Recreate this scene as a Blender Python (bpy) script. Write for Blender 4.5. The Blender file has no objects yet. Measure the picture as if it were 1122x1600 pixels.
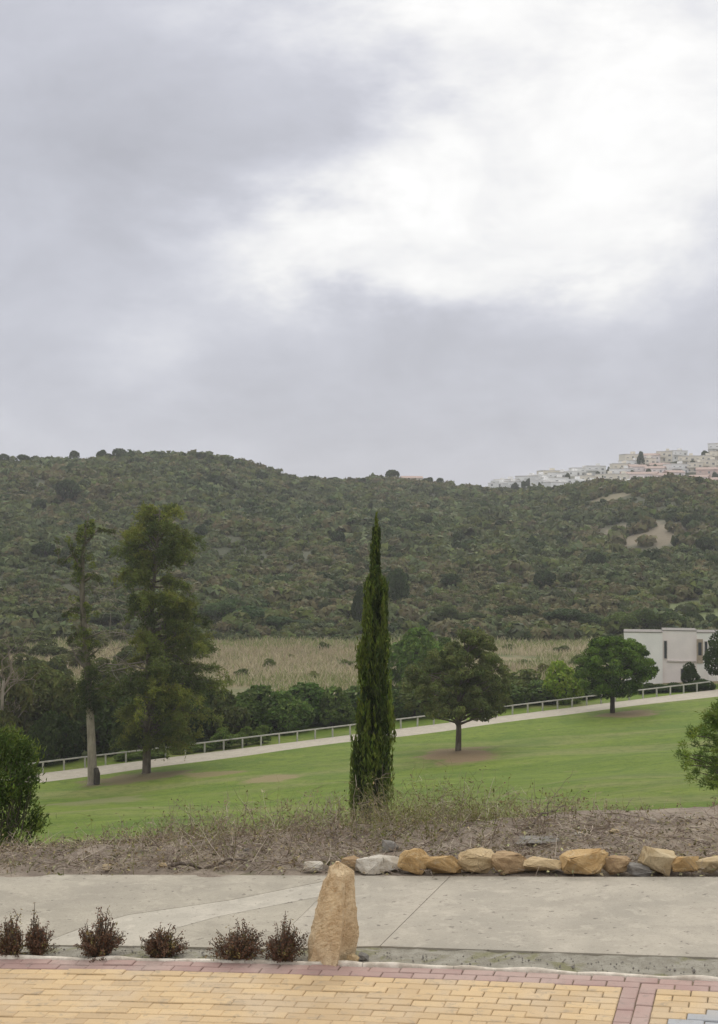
import bpy, bmesh, math, random
import numpy as np
from mathutils import Vector, Matrix, noise as mnoise

# ------------------------------------------------------------------ camera
SC = bpy.context.scene
COL = SC.collection
F, CX, CY = 2200.0, 561.0, 800.0          # focal length and centre in photo pixels
CAMZ, PITCH = 2.8, math.radians(0.78)
cam_d = bpy.data.cameras.new('camera'); cam = bpy.data.objects.new('camera', cam_d); COL.objects.link(cam)
cam.location = (0, 0, CAMZ); cam.rotation_euler = (math.pi/2 + PITCH, 0, 0)
cam_d.sensor_fit = 'VERTICAL'; cam_d.sensor_height = 36; cam_d.lens = F/1600*36
cam_d.clip_start = 0.1; cam_d.clip_end = 20000
SC.camera = cam

# ------------------------------------------------------------------ node helpers
class NT:
    def __init__(s, tree): s.t = tree; s.n = tree.nodes; s.l = tree.links
    def new(s, typ, **kw):
        n = s.n.new(typ)
        for k, v in kw.items(): setattr(n, k, v)
        return n
    def put(s, sock, v):
        if v is None: return
        if isinstance(v, bpy.types.NodeSocket): s.l.new(v, sock)
        else: sock.default_value = v
    def m(s, op, a, b=None, c=None, clamp=False):
        n = s.new('ShaderNodeMath', operation=op, use_clamp=clamp)
        s.put(n.inputs[0], a); s.put(n.inputs[1], b); s.put(n.inputs[2], c)
        return n.outputs[0]
    def vm(s, op, a, b=None):
        n = s.new('ShaderNodeVectorMath', operation=op); s.put(n.inputs[0], a); s.put(n.inputs[1], b)
        return n.outputs[0]
    def noise(s, vec, scale, detail=4, rough=.55, dist=0.0, out=0):
        n = s.new('ShaderNodeTexNoise'); s.put(n.inputs['Vector'], vec); n.inputs['Scale'].default_value = scale
        n.inputs['Detail'].default_value = detail; n.inputs['Roughness'].default_value = rough; n.inputs['Distortion'].default_value = dist
        return n.outputs[out]
    def ramp(s, v, a, b, lo=0.0, hi=1.0, smooth=True):
        n = s.new('ShaderNodeMapRange', interpolation_type='SMOOTHSTEP' if smooth else 'LINEAR')
        s.put(n.inputs[0], v); n.inputs[1].default_value = a; n.inputs[2].default_value = b
        n.inputs[3].default_value = lo; n.inputs[4].default_value = hi
        return n.outputs[0]
    def mix(s, f, a, b, mode='MIX'):
        n = s.new('ShaderNodeMix', data_type='RGBA', blend_type=mode)
        s.put(n.inputs[0], f); s.put(n.inputs[6], c4(a)); s.put(n.inputs[7], c4(b))
        return n.outputs[2]
    def sep(s, v):
        n = s.new('ShaderNodeSeparateXYZ'); s.put(n.inputs[0], v); return n.outputs
    def comb(s, x, y, z):
        n = s.new('ShaderNodeCombineXYZ'); s.put(n.inputs[0], x); s.put(n.inputs[1], y); s.put(n.inputs[2], z); return n.outputs[0]
def c4(c):
    return (c[0], c[1], c[2], 1.0) if isinstance(c, tuple) and len(c) == 3 else c

# ------------------------------------------------------------------ world: overcast sky with a bright opening
SUN_AZ, SUN_EL = math.radians(9), math.radians(34)
W = bpy.data.worlds.new('World'); SC.world = W; W.use_nodes = True
nt = NT(W.node_tree); nt.n.clear()
geo = nt.new('ShaderNodeTexCoord').outputs['Generated']
d = nt.sep(geo)
az = nt.m('MULTIPLY', nt.m('ARCTAN2', d[0], d[1]), 57.2958)
el = nt.m('MULTIPLY', nt.m('ARCSINE', d[2]), 57.2958)
stretch = nt.vm('MULTIPLY', geo, (1.0, 1.0, 2.2))
wn = nt.new('ShaderNodeTexNoise'); nt.put(wn.inputs['Vector'], stretch); wn.inputs['Scale'].default_value = 7; wn.inputs['Detail'].default_value = 8; wn.inputs['Roughness'].default_value = .58
ws = nt.sep(wn.outputs['Color'])
azw = nt.m('ADD', az, nt.m('MULTIPLY', nt.m('SUBTRACT', ws[0], .5), 13))
elw = nt.m('ADD', el, nt.m('MULTIPLY', nt.m('SUBTRACT', ws[1], .5), 8))
def gauss(a0, e0, sa, se, amp):
    a = nt.m('DIVIDE', nt.m('SUBTRACT', azw, a0), sa); e = nt.m('DIVIDE', nt.m('SUBTRACT', elw, e0), se)
    r = nt.m('ADD', nt.m('MULTIPLY', a, a), nt.m('MULTIPLY', e, e))
    return nt.m('MULTIPLY', nt.m('EXPONENT', nt.m('MULTIPLY', r, -1.0)), amp)
fb = nt.noise(nt.vm('MULTIPLY', geo, (1.0, 1.0, 1.7)), 7, 8, .56, .35)
fb2 = nt.noise(nt.vm('MULTIPLY', geo, (1.0, 1.0, 2.0)), 17, 6, .6, .2)
L = nt.m('ADD', .575, nt.m('MULTIPLY', nt.m('SUBTRACT', fb, .5), .26))
L = nt.m('ADD', L, nt.m('MULTIPLY', nt.m('SUBTRACT', fb2, .5), .10))
for g in [(-9.5, 15.8, 8.5, 3.8, -.06), (9, 6.4, 10, 1.7, -.05), (-2, 4.6, 14, 1.2, -.03), (-8.3, 7.8, 2.8, 1.8, .10), (13, 10.5, 7, 2.2, .05)]:
    L = nt.m('ADD', L, gauss(*g))
B = nt.m('MULTIPLY', nt.m('SUBTRACT', fb, .5), .55)
for g in [(10.5, 18, 10.5, 6.0, .52), (8, 13, 8.5, 3.6, .30), (-1.0, 10.8, 9, 2.3, .48), (2, 22.0, 6, 2.0, .35), (-.5, 17.2, 3.4, 1.5, -.20)]:
    B = nt.m('ADD', B, gauss(*g))
L = nt.m('ADD', L, nt.ramp(B, .04, .76, 0, .42))
L = nt.m('ADD', L, nt.ramp(el, 19, 70, 0, 1.05))           # an overcast sky brightens towards the zenith
L = nt.m('MAXIMUM', L, .3)
tint = nt.mix(nt.ramp(L, .55, .95), (.94, .962, 1.075), (1.0, 1.0, .995))
cloud = nt.mix(1.0, tint, nt.comb(L, L, L), 'MULTIPLY')
sky = nt.new('ShaderNodeTexSky', sky_type='NISHITA'); sky.sun_disc = False; sky.sun_elevation = SUN_EL; sky.sun_rotation = SUN_AZ
nish = nt.mix(1.0, sky.outputs[0], (.05, .05, .05), 'MULTIPLY')
col = nt.mix(.95, nish, cloud)
bg = nt.new('ShaderNodeBackground'); nt.put(bg.inputs[0], col); bg.inputs[1].default_value = 1.0
nt.l.new(bg.outputs[0], nt.new('ShaderNodeOutputWorld').inputs[0])

# ------------------------------------------------------------------ sun (veiled, very soft) and exposure
sd = bpy.data.lights.new('sun', 'SUN'); sd.energy = 1.0; sd.angle = math.radians(25); sd.color = (1, .96, .9)
sun = bpy.data.objects.new('sun', sd); COL.objects.link(sun)
sdir = Vector((math.sin(SUN_AZ)*math.cos(SUN_EL), math.cos(SUN_AZ)*math.cos(SUN_EL), math.sin(SUN_EL)))
sun.rotation_euler = sdir.to_track_quat('Z', 'Y').to_euler(); sun.location = (0, -5, 30)
vs = SC.view_settings; vs.view_transform = 'Standard'; vs.look = 'None'; vs.exposure = .12; vs.gamma = 1
SC.cycles.max_bounces = 6; SC.cycles.diffuse_bounces = 3; SC.cycles.transparent_max_bounces = 4
SC.cycles.caustics_reflective = False; SC.cycles.caustics_refractive = False

# ------------------------------------------------------------------ materials
MATS = {}
def material(name, fn, rough=.85, spec=.25):
    m = bpy.data.materials.new(name); m.use_nodes = True
    t = NT(m.node_tree); b = t.n['Principled BSDF']
    b.inputs['Roughness'].default_value = rough; b.inputs['Specular IOR Level'].default_value = spec
    fn(t, b); MATS[name] = m
    return m
def pos(t): return t.new('ShaderNodeNewGeometry').outputs['Position']
def obj_co(t): return t.new('ShaderNodeTexCoord').outputs['Object']
def rnd(t): return t.new('ShaderNodeObjectInfo').outputs['Random']
def bump(t, b, h, strength, dist):
    n = t.new('ShaderNodeBump'); n.inputs['Strength'].default_value = strength; n.inputs['Distance'].default_value = dist
    t.put(n.inputs['Height'], h); t.l.new(n.outputs[0], b.inputs['Normal'])
def foliage(name, transl=.32, rough=.7):
    m = bpy.data.materials.new(name); m.use_nodes = True; t = NT(m.node_tree); b = t.n['Principled BSDF']
    a = t.new('ShaderNodeAttribute', attribute_name='col').outputs['Color']
    oc = t.new('ShaderNodeObjectInfo').outputs['Color']
    c = t.mix(1.0, a, oc, 'MULTIPLY')
    t.put(b.inputs['Base Color'], c); b.inputs['Roughness'].default_value = rough; b.inputs['Specular IOR Level'].default_value = .18
    tr = t.new('ShaderNodeBsdfTranslucent'); t.put(tr.inputs[0], c)
    mx = t.new('ShaderNodeMixShader'); mx.inputs[0].default_value = transl
    t.l.new(b.outputs[0], mx.inputs[1]); t.l.new(tr.outputs[0], mx.inputs[2]); t.l.new(mx.outputs[0], t.n['Material Output'].inputs[0])
    MATS[name] = m
foliage('leaf'); foliage('twig', .05, .85)

def brick_mat(name, c1, c2, wear):
    def fn(t, b):
        p = pos(t); r = rnd(t)
        c = t.mix(r, c1, c2)
        c = t.mix(t.ramp(t.noise(p, 2.2, 5), .42, .68, 0, .55), c, wear)
        c = t.mix(t.m('MULTIPLY', t.ramp(t.noise(p, 160, 3, .7), .35, .75), .35), c, tuple(x*.6 for x in c1))
        c = t.mix(t.ramp(t.noise(p, 14, 5, .7, .5), .52, .70, 0, .65), c, tuple(x*.58 for x in wear))
        t.put(b.inputs['Base Color'], c); bump(t, b, t.noise(p, 130, 4, .7), .6, .005)
    material(name, fn, .85)
brick_mat('brick_yellow', (.64, .46, .25), (.49, .35, .20), (.55, .44, .31))
brick_mat('brick_red', (.43, .29, .245), (.35, .225, .195), (.48, .38, .32))
brick_mat('brick_grey', (.42, .42, .42), (.34, .35, .36), (.46, .42, .36))
def sand_fn(t, b):
    p = pos(t); c = t.mix(t.noise(p, 30, 4), (.13, .10, .06), (.24, .19, .12)); t.put(b.inputs['Base Color'], c); bump(t, b, t.noise(p, 200, 3), .6, .005)
material('joint_sand', sand_fn, .95)
def concrete(name, base, dark):
    def fn(t, b):
        p = pos(t)
        c = t.mix(t.ramp(t.noise(p, 1.3, 6, .6, .4), .32, .70), dark, base)
        st = t.noise(t.vm('MULTIPLY', p, (1.0, 1.25, 1)), 1.5, 6, .65, .8)
        c = t.mix(t.ramp(st, .46, .66, 0, .6), c, tuple(x*.72 for x in base))
        c = t.mix(t.ramp(t.noise(p, 5.5, 5, .7, .5), .50, .66, 0, .45), c, tuple(x*1.18 for x in base))
        c = t.mix(t.ramp(t.noise(p, 38, 4, .8), .52, .70, 0, .55), c, tuple(x*.55 for x in base))
        c = t.mix(t.ramp(t.noise(p, 17, 2, .5), .66, .72, 0, .75), c, (.16, .135, .11))
        c = t.mix(t.ramp(t.noise(p, 120, 2, .5), .60, .72, 0, .25), c, (.62, .60, .54))
        t.put(b.inputs['Base Color'], c); bump(t, b, t.m('ADD', t.noise(p, 110, 5, .7), t.m('MULTIPLY', t.noise(p, 8, 4), 1.5)), .55, .008)
    material(name, fn, .9)
concrete('concrete', (.44, .39, .31), (.335, .30, .24))
concrete('concrete_pale', (.50, .45, .365), (.42, .38, .305))
concrete('concrete_dark', (.41, .365, .285), (.32, .285, .225))
concrete('path_concrete', (.45, .40, .315), (.38, .335, .26))
def edging_fn(t, b):
    p = pos(t); c = t.mix(t.ramp(t.noise(p, 7, 5, .6), .35, .65), (.50, .43, .34), (.80, .72, .60))
    t.put(b.inputs['Base Color'], c); bump(t, b, t.noise(p, 60, 5, .7), .7, .012)
material('mortar', edging_fn, .9)
def moss_fn(t, b):
    p = pos(t)
    c = t.mix(t.ramp(t.noise(p, 9, 5, .65), .35, .65), (.42, .385, .31), (.31, .28, .22))
    c = t.mix(t.ramp(t.noise(p, 4.5, 5, .6, .6), .52, .66, 0, .7), c, (.24, .23, .10))
    c = t.mix(t.ramp(t.noise(p, 70, 3, .7), .55, .7, 0, .6), c, (.10, .085, .06))
    t.put(b.inputs['Base Color'], c); bump(t, b, t.noise(p, 60, 6, .75), 1, .02)
material('mossy_grit', moss_fn, .95)
def earth_fn(t, b):
    p = pos(t)
    c = t.mix(t.ramp(t.noise(p, 2.4, 6, .65, .5), .35, .65), (.43, .35, .27), (.27, .215, .165))
    c = t.mix(t.ramp(t.noise(p, 1.0, 4, .6), .52, .66, 0, .8), c, (.46, .375, .28))
    c = t.mix(t.ramp(t.noise(p, 34, 4, .8), .52, .68, 0, .65), c, (.15, .12, .09))
    c = t.mix(t.ramp(t.noise(p, 3.2, 3, .6, .8), .60, .70, 0, .5), c, (.13, .14, .05))
    t.put(b.inputs['Base Color'], c); bump(t, b, t.noise(p, 22, 7, .75), 1, .05)
material('earth', earth_fn, .97)
PATCHES = []     # worn ground on the lawn: (x, y, rx, ry, colour) - filled in once the ground is known, used below
def lawn_fn(t, b):
    p = pos(t); px = t.sep(p)
    streak = t.noise(t.vm('MULTIPLY', p, (.05, .20, .1)), 1.0, 5, .6, .8)
    c = t.mix(t.ramp(streak, .33, .66), (.118, .175, .014), (.170, .222, .026))
    c = t.mix(t.ramp(t.noise(t.vm('MULTIPLY', p, (.03, .11, .05)), 1.0, 3, .6, .5), .50, .66, 0, .8), c, (.215, .215, .07))
    c = t.mix(t.ramp(t.noise(p, .9, 5, .7), .47, .66, 0, .6), c, (.075, .118, .016))
    c = t.mix(t.ramp(t.noise(p, 6, 4, .8), .47, .72, 0, .5), c, (.21, .25, .075))
    c = t.mix(t.ramp(t.noise(p, 2.2, 5, .8), .50, .66, 0, .55), c, (.06, .10, .014))
    c = t.mix(t.ramp(t.noise(p, .16, 4, .6, .5), .48, .64, 0, .55), c, (.085, .145, .016))
    c = t.mix(t.ramp(t.noise(p, .55, 4, .7, 1.0), .62, .72, 0, .6), c, (.26, .22, .10))
    warp = t.m('MULTIPLY', t.m('SUBTRACT', t.noise(p, .35, 6, .7), .5), 2.1)
    for (x, y, rx, ry, cc) in PATCHES:
        a = t.m('DIVIDE', t.m('SUBTRACT', px[0], x), rx); e = t.m('DIVIDE', t.m('SUBTRACT', px[1], y), ry)
        r = t.m('ADD', t.m('SQRT', t.m('ADD', t.m('MULTIPLY', a, a), t.m('MULTIPLY', e, e))), warp)
        c = t.mix(t.ramp(r, .55, 1.05, .85, 0), c, cc)
    t.put(b.inputs['Base Color'], c); bump(t, b, t.m('ADD', t.noise(p, 5, 6, .8), t.m('MULTIPLY', t.noise(p, .5, 3), 2)), 1, .10)
def scrub_fn(t, b):
    p = pos(t); px = t.sep(p)
    c = t.mix(t.ramp(t.noise(p, .06, 6, .65), .35, .65), (.078, .08, .045), (.06, .066, .036))
    c = t.mix(t.ramp(t.noise(p, .5, 5, .7), .5, .7, 0, .7), c, (.095, .092, .054))
    # valley floor: rough grass, becoming dry straw where the reeds grow
    fl = t.ramp(px[1], 262, 296, 1, 0)
    g = t.mix(t.ramp(t.noise(p, .12, 5, .6), .35, .62), (.10, .115, .04), (.22, .18, .10))
    c = t.mix(fl, c, g)
    warp = t.m('MULTIPLY', t.m('SUBTRACT', t.noise(p, .05, 5, .6), .5), 1.6)
    for (x, y, rx, ry, cc) in HILLPATCH:
        a = t.m('DIVIDE', t.m('SUBTRACT', px[0], x), rx); e = t.m('DIVIDE', t.m('SUBTRACT', px[1], y), ry)
        r = t.m('ADD', t.m('SQRT', t.m('ADD', t.m('MULTIPLY', a, a), t.m('MULTIPLY', e, e))), warp)
        c = t.mix(t.ramp(r, .6, 1.05, .95, 0), c, cc)
    t.put(b.inputs['Base Color'], c); bump(t, b, t.noise(p, .7, 5, .7), .6, .5)
def stone_mat(name, a, bb, dk, scale=14):
    def fn(t, b):
        p = obj_co(t); r = rnd(t)
        pp = t.vm('ADD', p, t.comb(t.m('MULTIPLY', r, 37), t.m('MULTIPLY', r, 11), r))
        c = t.mix(t.ramp(t.noise(pp, scale*.5, 5, .6, .6), .35, .65), a, bb)
        c = t.mix(t.ramp(t.noise(pp, scale*1.6, 6, .7, .8), .50, .72, 0, .75), c, dk)
        c = t.mix(t.ramp(t.noise(pp, scale*7, 3, .7), .55, .75, 0, .45), c, tuple(x*.5 for x in a))
        n = t.new('ShaderNodeNewGeometry').outputs['Normal']
        t.put(b.inputs['Base Color'], c); bump(t, b, t.m('ADD', t.noise(pp, scale*2.2, 7, .72), t.noise(pp, scale*9, 3, .6)), .85, .02)
    material(name, fn, .92)
stone_mat('sandstone', (.82, .64, .40), (.66, .48, .28), (.40, .25, .12), 11)
stone_mat('orange_stone', (.66, .45, .215), (.54, .34, .145), (.70, .56, .35))
stone_mat('tan_stone', (.68, .52, .30), (.56, .41, .225), (.42, .29, .165))
stone_mat('pale_stone', (.72, .58, .36), (.58, .43, .235), (.44, .32, .19))
stone_mat('brown_stone', (.52, .36, .20), (.40, .265, .145), (.60, .44, .25))
stone_mat('grey_stone', (.33, .30, .26), (.24, .22, .19), (.42, .39, .34))
stone_mat('white_stone', (.68, .62, .52), (.52, .45, .35), (.40, .30, .19))
def flat(name, c, rough=.8, var=.12, sc=3):
    def fn(t, b):
        p = pos(t); t.put(b.inputs['Base Color'], t.mix(t.ramp(t.noise(p, sc, 5, .6), .3, .7), tuple(x*(1-var) for x in c), tuple(min(1, x*(1+var)) for x in c)))
    return material(name, fn, rough)
def bark(name, a, bb, sc=3):
    def fn(t, b):
        p = t.vm('MULTIPLY', pos(t), (1, 1, .25)); t.put(b.inputs['Base Color'], t.mix(t.ramp(t.noise(p, sc, 6, .7), .35, .65), a, bb)); bump(t, b, t.noise(p, sc*2, 6, .7), 1, .06)
    material(name, fn, .95)
bark('bark', (.20, .165, .125), (.10, .082, .062)); bark('bark_pale', (.34, .29, .23), (.22, .185, .145)); bark('bark_dark', (.07, .058, .042), (.04, .033, .025))
bark('dead_wood', (.30, .24, .18), (.19, .15, .12), 20)
flat('fence_wood', (.47, .455, .385), .8, .15, 2)
flat('wall_white', (.90, .86, .81), .8, .04, .6); flat('wall_pink', (.88, .79, .75), .8, .04, .6); flat('wall_cream', (.80, .74, .62)); flat('wall_village', (.84, .83, .80)); flat('wall_rose', (.74, .58, .51))
flat('terracotta', (.40, .29, .24)); flat('roof_pale', (.60, .57, .52)); flat('roof_grey', (.20, .18, .155)); flat('panel_tan', (.42, .34, .26)); flat('shutter', (.26, .26, .25)); flat('stucco_stain', (.60, .53, .49))
def glass_fn(t, b): t.put(b.inputs['Base Color'], (.06, .065, .075, 1))
material('glass', glass_fn, .25, .5)

# ------------------------------------------------------------------ mesh helpers
def link(name, me, mat, parent=None):
    o = bpy.data.objects.new(name, me); COL.objects.link(o)
    if mat: me.materials.append(MATS[mat])
    if parent: o.parent = parent
    return o
def np_mesh(name, V, Q=None, T=None, C=None, smooth=False):
    me = bpy.data.meshes.new(name)
    V = np.asarray(V, np.float32); nq = 0 if Q is None else len(Q); n3 = 0 if T is None else len(T)
    me.vertices.add(len(V)); me.vertices.foreach_set('co', V.ravel())
    li = []
    if nq: li.append(np.asarray(Q, np.int32).ravel())
    if n3: li.append(np.asarray(T, np.int32).ravel())
    li = np.concatenate(li); me.loops.add(len(li)); me.loops.foreach_set('vertex_index', li)
    me.polygons.add(nq+n3)
    ls = np.concatenate([np.arange(nq)*4, nq*4+np.arange(n3)*3]).astype(np.int32)
    me.polygons.foreach_set('loop_start', ls)
    if C is not None:
        at = me.color_attributes.new('col', 'FLOAT_COLOR', 'POINT')
        C = np.asarray(C, np.float32); C4 = np.ones((len(V), 4), np.float32); C4[:, :3] = C; at.data.foreach_set('color', C4.ravel())
    me.update(calc_edges=True); me.validate()
    me.polygons.foreach_set('use_smooth', np.full(nq+n3, bool(smooth)))
    return me
class Acc:
    """collects vertices, quads, tris and colours for one mesh"""
    def __init__(s): s.V = []; s.Q = []; s.T = []; s.C = []; s.n = 0
    def add(s, V, Q=None, T=None, C=None):
        V = np.asarray(V, float).reshape(-1, 3)
        if Q is not None and len(Q): s.Q.append(np.asarray(Q)+s.n)
        if T is not None and len(T): s.T.append(np.asarray(T)+s.n)
        s.V.append(V); s.n += len(V)
        C = np.ones((len(V), 3))*.5 if C is None else np.asarray(C)
        s.C.append(np.broadcast_to(C, (len(V), 3)))
    def tube(s, pts, rad, sides=7, C=None):
        pts = np.asarray(pts, float); n = len(pts); rad = np.broadcast_to(rad, (n,))
        tan = np.gradient(pts, axis=0); tan /= np.linalg.norm(tan, axis=1)[:, None]+1e-9
        ref = np.array([0, 1., 0]) if abs(tan[0, 1]) < .9 else np.array([1., 0, 0])
        a = np.cross(tan, ref); a /= np.linalg.norm(a, axis=1)[:, None]+1e-9; b = np.cross(tan, a)
        th = np.linspace(0, 2*np.pi, sides, endpoint=False)
        V = (pts[:, None, :] + rad[:, None, None]*(np.cos(th)[None, :, None]*a[:, None, :]+np.sin(th)[None, :, None]*b[:, None, :])).reshape(-1, 3)
        Q = [(i*sides+j, i*sides+(j+1) % sides, (i+1)*sides+(j+1) % sides, (i+1)*sides+j) for i in range(n-1) for j in range(sides)]
        V = np.vstack([V, pts[-1:]]); T = [((n-1)*sides+j, (n-1)*sides+(j+1) % sides, n*sides) for j in range(sides)]
        s.add(V, Q, T, C)
    def box(s, x0, x1, y0, y1, z0, z1, C=None):
        V = [(x, y, z) for z in (z0, z1) for y in (y0, y1) for x in (x0, x1)]
        s.add(V, [(0, 2, 3, 1), (4, 5, 7, 6), (0, 1, 5, 4), (2, 6, 7, 3), (0, 4, 6, 2), (1, 3, 7, 5)], None, C)
    def build(s, name, mat, parent=None, smooth=False):
        Q = np.vstack(s.Q) if s.Q else None; T = np.vstack(s.T) if s.T else None
        return link(name, np_mesh(name, np.vstack(s.V), Q, T, np.vstack(s.C), smooth), mat, parent)
def tag(o, label, cat=None, group=None, kind=None):
    if label: o['label'] = label
    if cat: o['category'] = cat
    if group: o['group'] = group
    if kind: o['kind'] = kind
    return o
def empty(name, loc, rz=0.0):
    o = bpy.data.objects.new(name, None); COL.objects.link(o); o.location = loc; o.rotation_euler = (0, 0, rz); o.empty_display_size = .3
    return o
def copy_tree(o, parent=None):
    c = o.copy(); COL.objects.link(c); c.parent = parent
    for ch in list(o.children):
        copy_tree(ch, c)
    return c
def sst(x, a, b):
    t = np.clip((np.asarray(x, float)-a)/(b-a), 0, 1); return t*t*(3-2*t)

# ------------------------------------------------------------------ pixel -> ray, ground height
CP, SP = math.cos(PITCH), math.sin(PITCH)
def ray(px, py):
    a, b = (px-CX)/F, (CY-py)/F
    return np.array([a, CP - b*SP, SP + b*CP])
def at(px, py, y):                         # point on the pixel's ray at distance y
    r = ray(px, py); return np.array([0, 0, CAMZ]) + r*(y/r[1])
def pix(p):
    v = np.asarray(p, float)-np.array([0, 0, CAMZ]); dpt = v[1]*CP+v[2]*SP; up = -v[1]*SP+v[2]*CP
    return CX+F*v[0]/dpt, CY-F*up/dpt
TILT = .04                                # the forecourt falls a little to the left
RIDGE = [(-600, 762, 620), (-200, 735, 620), (0, 723, 630), (100, 724, 640), (187, 717, 640), (310, 715, 640), (380, 727, 650), (470, 749, 660), (560, 754, 680), (620, 754, 700),
         (700, 761, 700), (760, 770, 690), (850, 768, 640), (930, 760, 600), (1000, 752, 580), (1050, 750, 575), (1122, 761, 580), (1250, 778, 590), (1700, 795, 600)]
_rx = np.array([at(p[0], p[1], p[2])[0] for p in RIDGE]); _rz = np.array([at(p[0], p[1], p[2])[2] for p in RIDGE]); _ry = np.array([p[2] for p in RIDGE], float)
ZF, YB = -19.2, 285.0
def near_z(x, y): return TILT*np.clip(x, -6, 6)
def crest_y(x): return 13.3+.12*np.clip(x, -6, 6)
def path_y(x): return 133+37*(np.clip(x, -90, 130)+30)/72
def path_z(x): return -20.5+3.6*(np.clip(x, -60, 75)+30)/72
def wob(x, y, s, k=0):
    return np.sin(x/s+1.7+k)*np.cos(y/s*.83+.4+k*2)+.5*np.sin(x/s*2.3+y/s*1.7+k)+.25*np.sin(x/s*4.1-y/s*3.7+2*k)
def Hz(x, y):
    x = np.asarray(x, float); y = np.asarray(y, float)
    yc, yp, zp = crest_y(x), path_y(x), path_z(x)
    w = np.clip((y-yc)/(yp-yc), 0, 1); s = 1-(1-w)**1.7
    z = near_z(x, y)*(1-s)+zp*s
    z = z + .35*wob(x, y, 9)*np.clip(w*(1-w)*4, 0, 1)*sst(y, 30, 70)
    z = np.where(y > yp, zp+(ZF-zp)*sst(y, yp+4, 225), z)
    yr, zr = np.interp(x, _rx, _ry), np.interp(x, _rx, _rz)
    t = np.clip((y-YB)/(yr-YB), 0, 1)
    zh = ZF+(zr-ZF)*(t**.95) + 2.2*wob(x, y, 31)*np.clip(t*(1-t)*4, 0, 1)
    z = np.where(y > YB, zh, z)
    zb = np.maximum(zr-.12*(y-yr), -30)
    k = .07+.19*np.clip((x-80)/140, 0, 1.3)
    zv = 24+(np.clip(y, 700, 905)-800)*k - .5*np.maximum(y-905, 0)
    zv = np.where(x > 60, zv, zv-(60-x)*.5)
    z = np.where(y > yr, np.maximum(zb, zv), z)
    return z
def hit(px, py, y0=8.0, y1=900.0):
    r = ray(px, py); ys = np.geomspace(y0, y1, 6000)
    P = np.array([0, 0, CAMZ])+r[None, :]*(ys/r[1])[:, None]
    b = np.nonzero(P[:, 2] < Hz(P[:, 0], P[:, 1]))[0]
    return P[b[0]] if len(b) else P[-1]
def near_hit(px, py):                      # on the tilted forecourt plane
    r = ray(px, py); k = CAMZ/(TILT*r[0]-r[2]); return np.array([0, 0, CAMZ])+r*k

# ------------------------------------------------------------------ ground sheets
def grid(name, xs, ys, mat, off=0.0, fn=None, smooth=True):
    X, Y = np.meshgrid(xs, ys); Z = Hz(X, Y)+off
    if fn: Z = fn(X, Y, Z)
    V = np.stack([X, Y, Z], -1).reshape(-1, 3); nx, ny = len(xs), len(ys)
    i = np.arange((ny-1)*(nx-1)); r, c = i//(nx-1), i % (nx-1); b = r*nx+c
    return tag(link(name, np_mesh(name, V, np.stack([b, b+1, b+nx+1, b+nx], -1), smooth=smooth), mat), None, kind='structure')
for (px, py, wx, wy, cc) in [(215, 1216, 95, 10, (.17, .125, .075)), (425, 1217, 50, 7, (.27, .21, .11)), (715, 1178, 72, 10, (.25, .165, .10)), (985, 1116, 55, 7, (.24, .17, .10)), (330, 1210, 60, 6, (.24, .19, .09)), (150, 1252, 90, 5, (.20, .20, .08))]:
    c0 = hit(px, py); c1 = hit(px, py-wy); PATCHES.append((c0[0], c0[1], wx*c0[1]/F, max(2.0, c1[1]-c0[1]), cc))
HILLPATCH = []
for (px, py, wx, wy, cc) in [(1000, 833, 72, 20, (.22, .182, .125)), (960, 776, 40, 5, (.22, .19, .12)), (1100, 962, 62, 24, (.15, .175, .07)), (890, 752, 60, 6, (.2, .2, .12))]:
    c0 = hit(px, py, 250); c1 = hit(px, py-wy, 250); HILLPATCH.append((c0[0], c0[1], wx*c0[1]/F, max(6.0, c1[1]-c0[1]), cc))
material('lawn', lawn_fn, .95); material('scrub_soil', scrub_fn, .97)
def bumpy(X, Y, Z):
    n = np.array([mnoise.fractal(Vector((x*1.3, y*1.3, 0)), .8, 2.1, 5) for x, y in zip(X.ravel(), Y.ravel())]).reshape(X.shape)
    return Z+.055*n*sst(Y, 11.5, 11.9)*(1-sst(Y, 16.5, 17.4))-.006-.10*(1-sst(Y, ROADB-.45, ROADB-.12))
ROADB = near_hit(561, 1368)[1]
grid('earth_bank', np.linspace(-9, 9, 260), np.linspace(ROADB-.6, 17.4, 120), 'earth', fn=bumpy)
grid('lawn', np.concatenate([np.linspace(-300, -62, 24), np.linspace(-60, 80, 150), np.linspace(85, 320, 24)]), np.concatenate([np.linspace(17.4, 40, 40), np.linspace(41, 181, 110)]), 'lawn')
gx = np.concatenate([np.linspace(-1200, -270, 24), np.linspace(-260, 320, 170), np.linspace(335, 1250, 24)])
grid('hillside', gx, np.concatenate([np.linspace(181, 940, 200), np.linspace(960, 1600, 20)]), 'scrub_soil')

# golf path: a ribbon laid on the lawn
xs = np.linspace(-62, 60, 90); A = Acc(); Vp = []
for x in xs:
    for k in (-.5, .5):
        w = 4.6
        dx, dy = -.457*w*k, .889*w*k
        Vp.append((x+dx, path_y(x)+dy, path_z(x)+.06-.05*k*0))
A.add(Vp, [(2*i, 2*i+2, 2*i+3, 2*i+1) for i in range(len(xs)-1)])
for s in (0, 1):
    E = [(*Vp[2*i+s][:2], Vp[2*i+s][2]-zz) for i in range(len(xs)) for zz in (0, .2)]
    A.add(E, [(2*i, 2*i+1, 2*i+3, 2*i+2) for i in range(len(xs)-1)])
tag(A.build('golf_path', 'path_concrete'), None, kind='structure')

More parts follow.
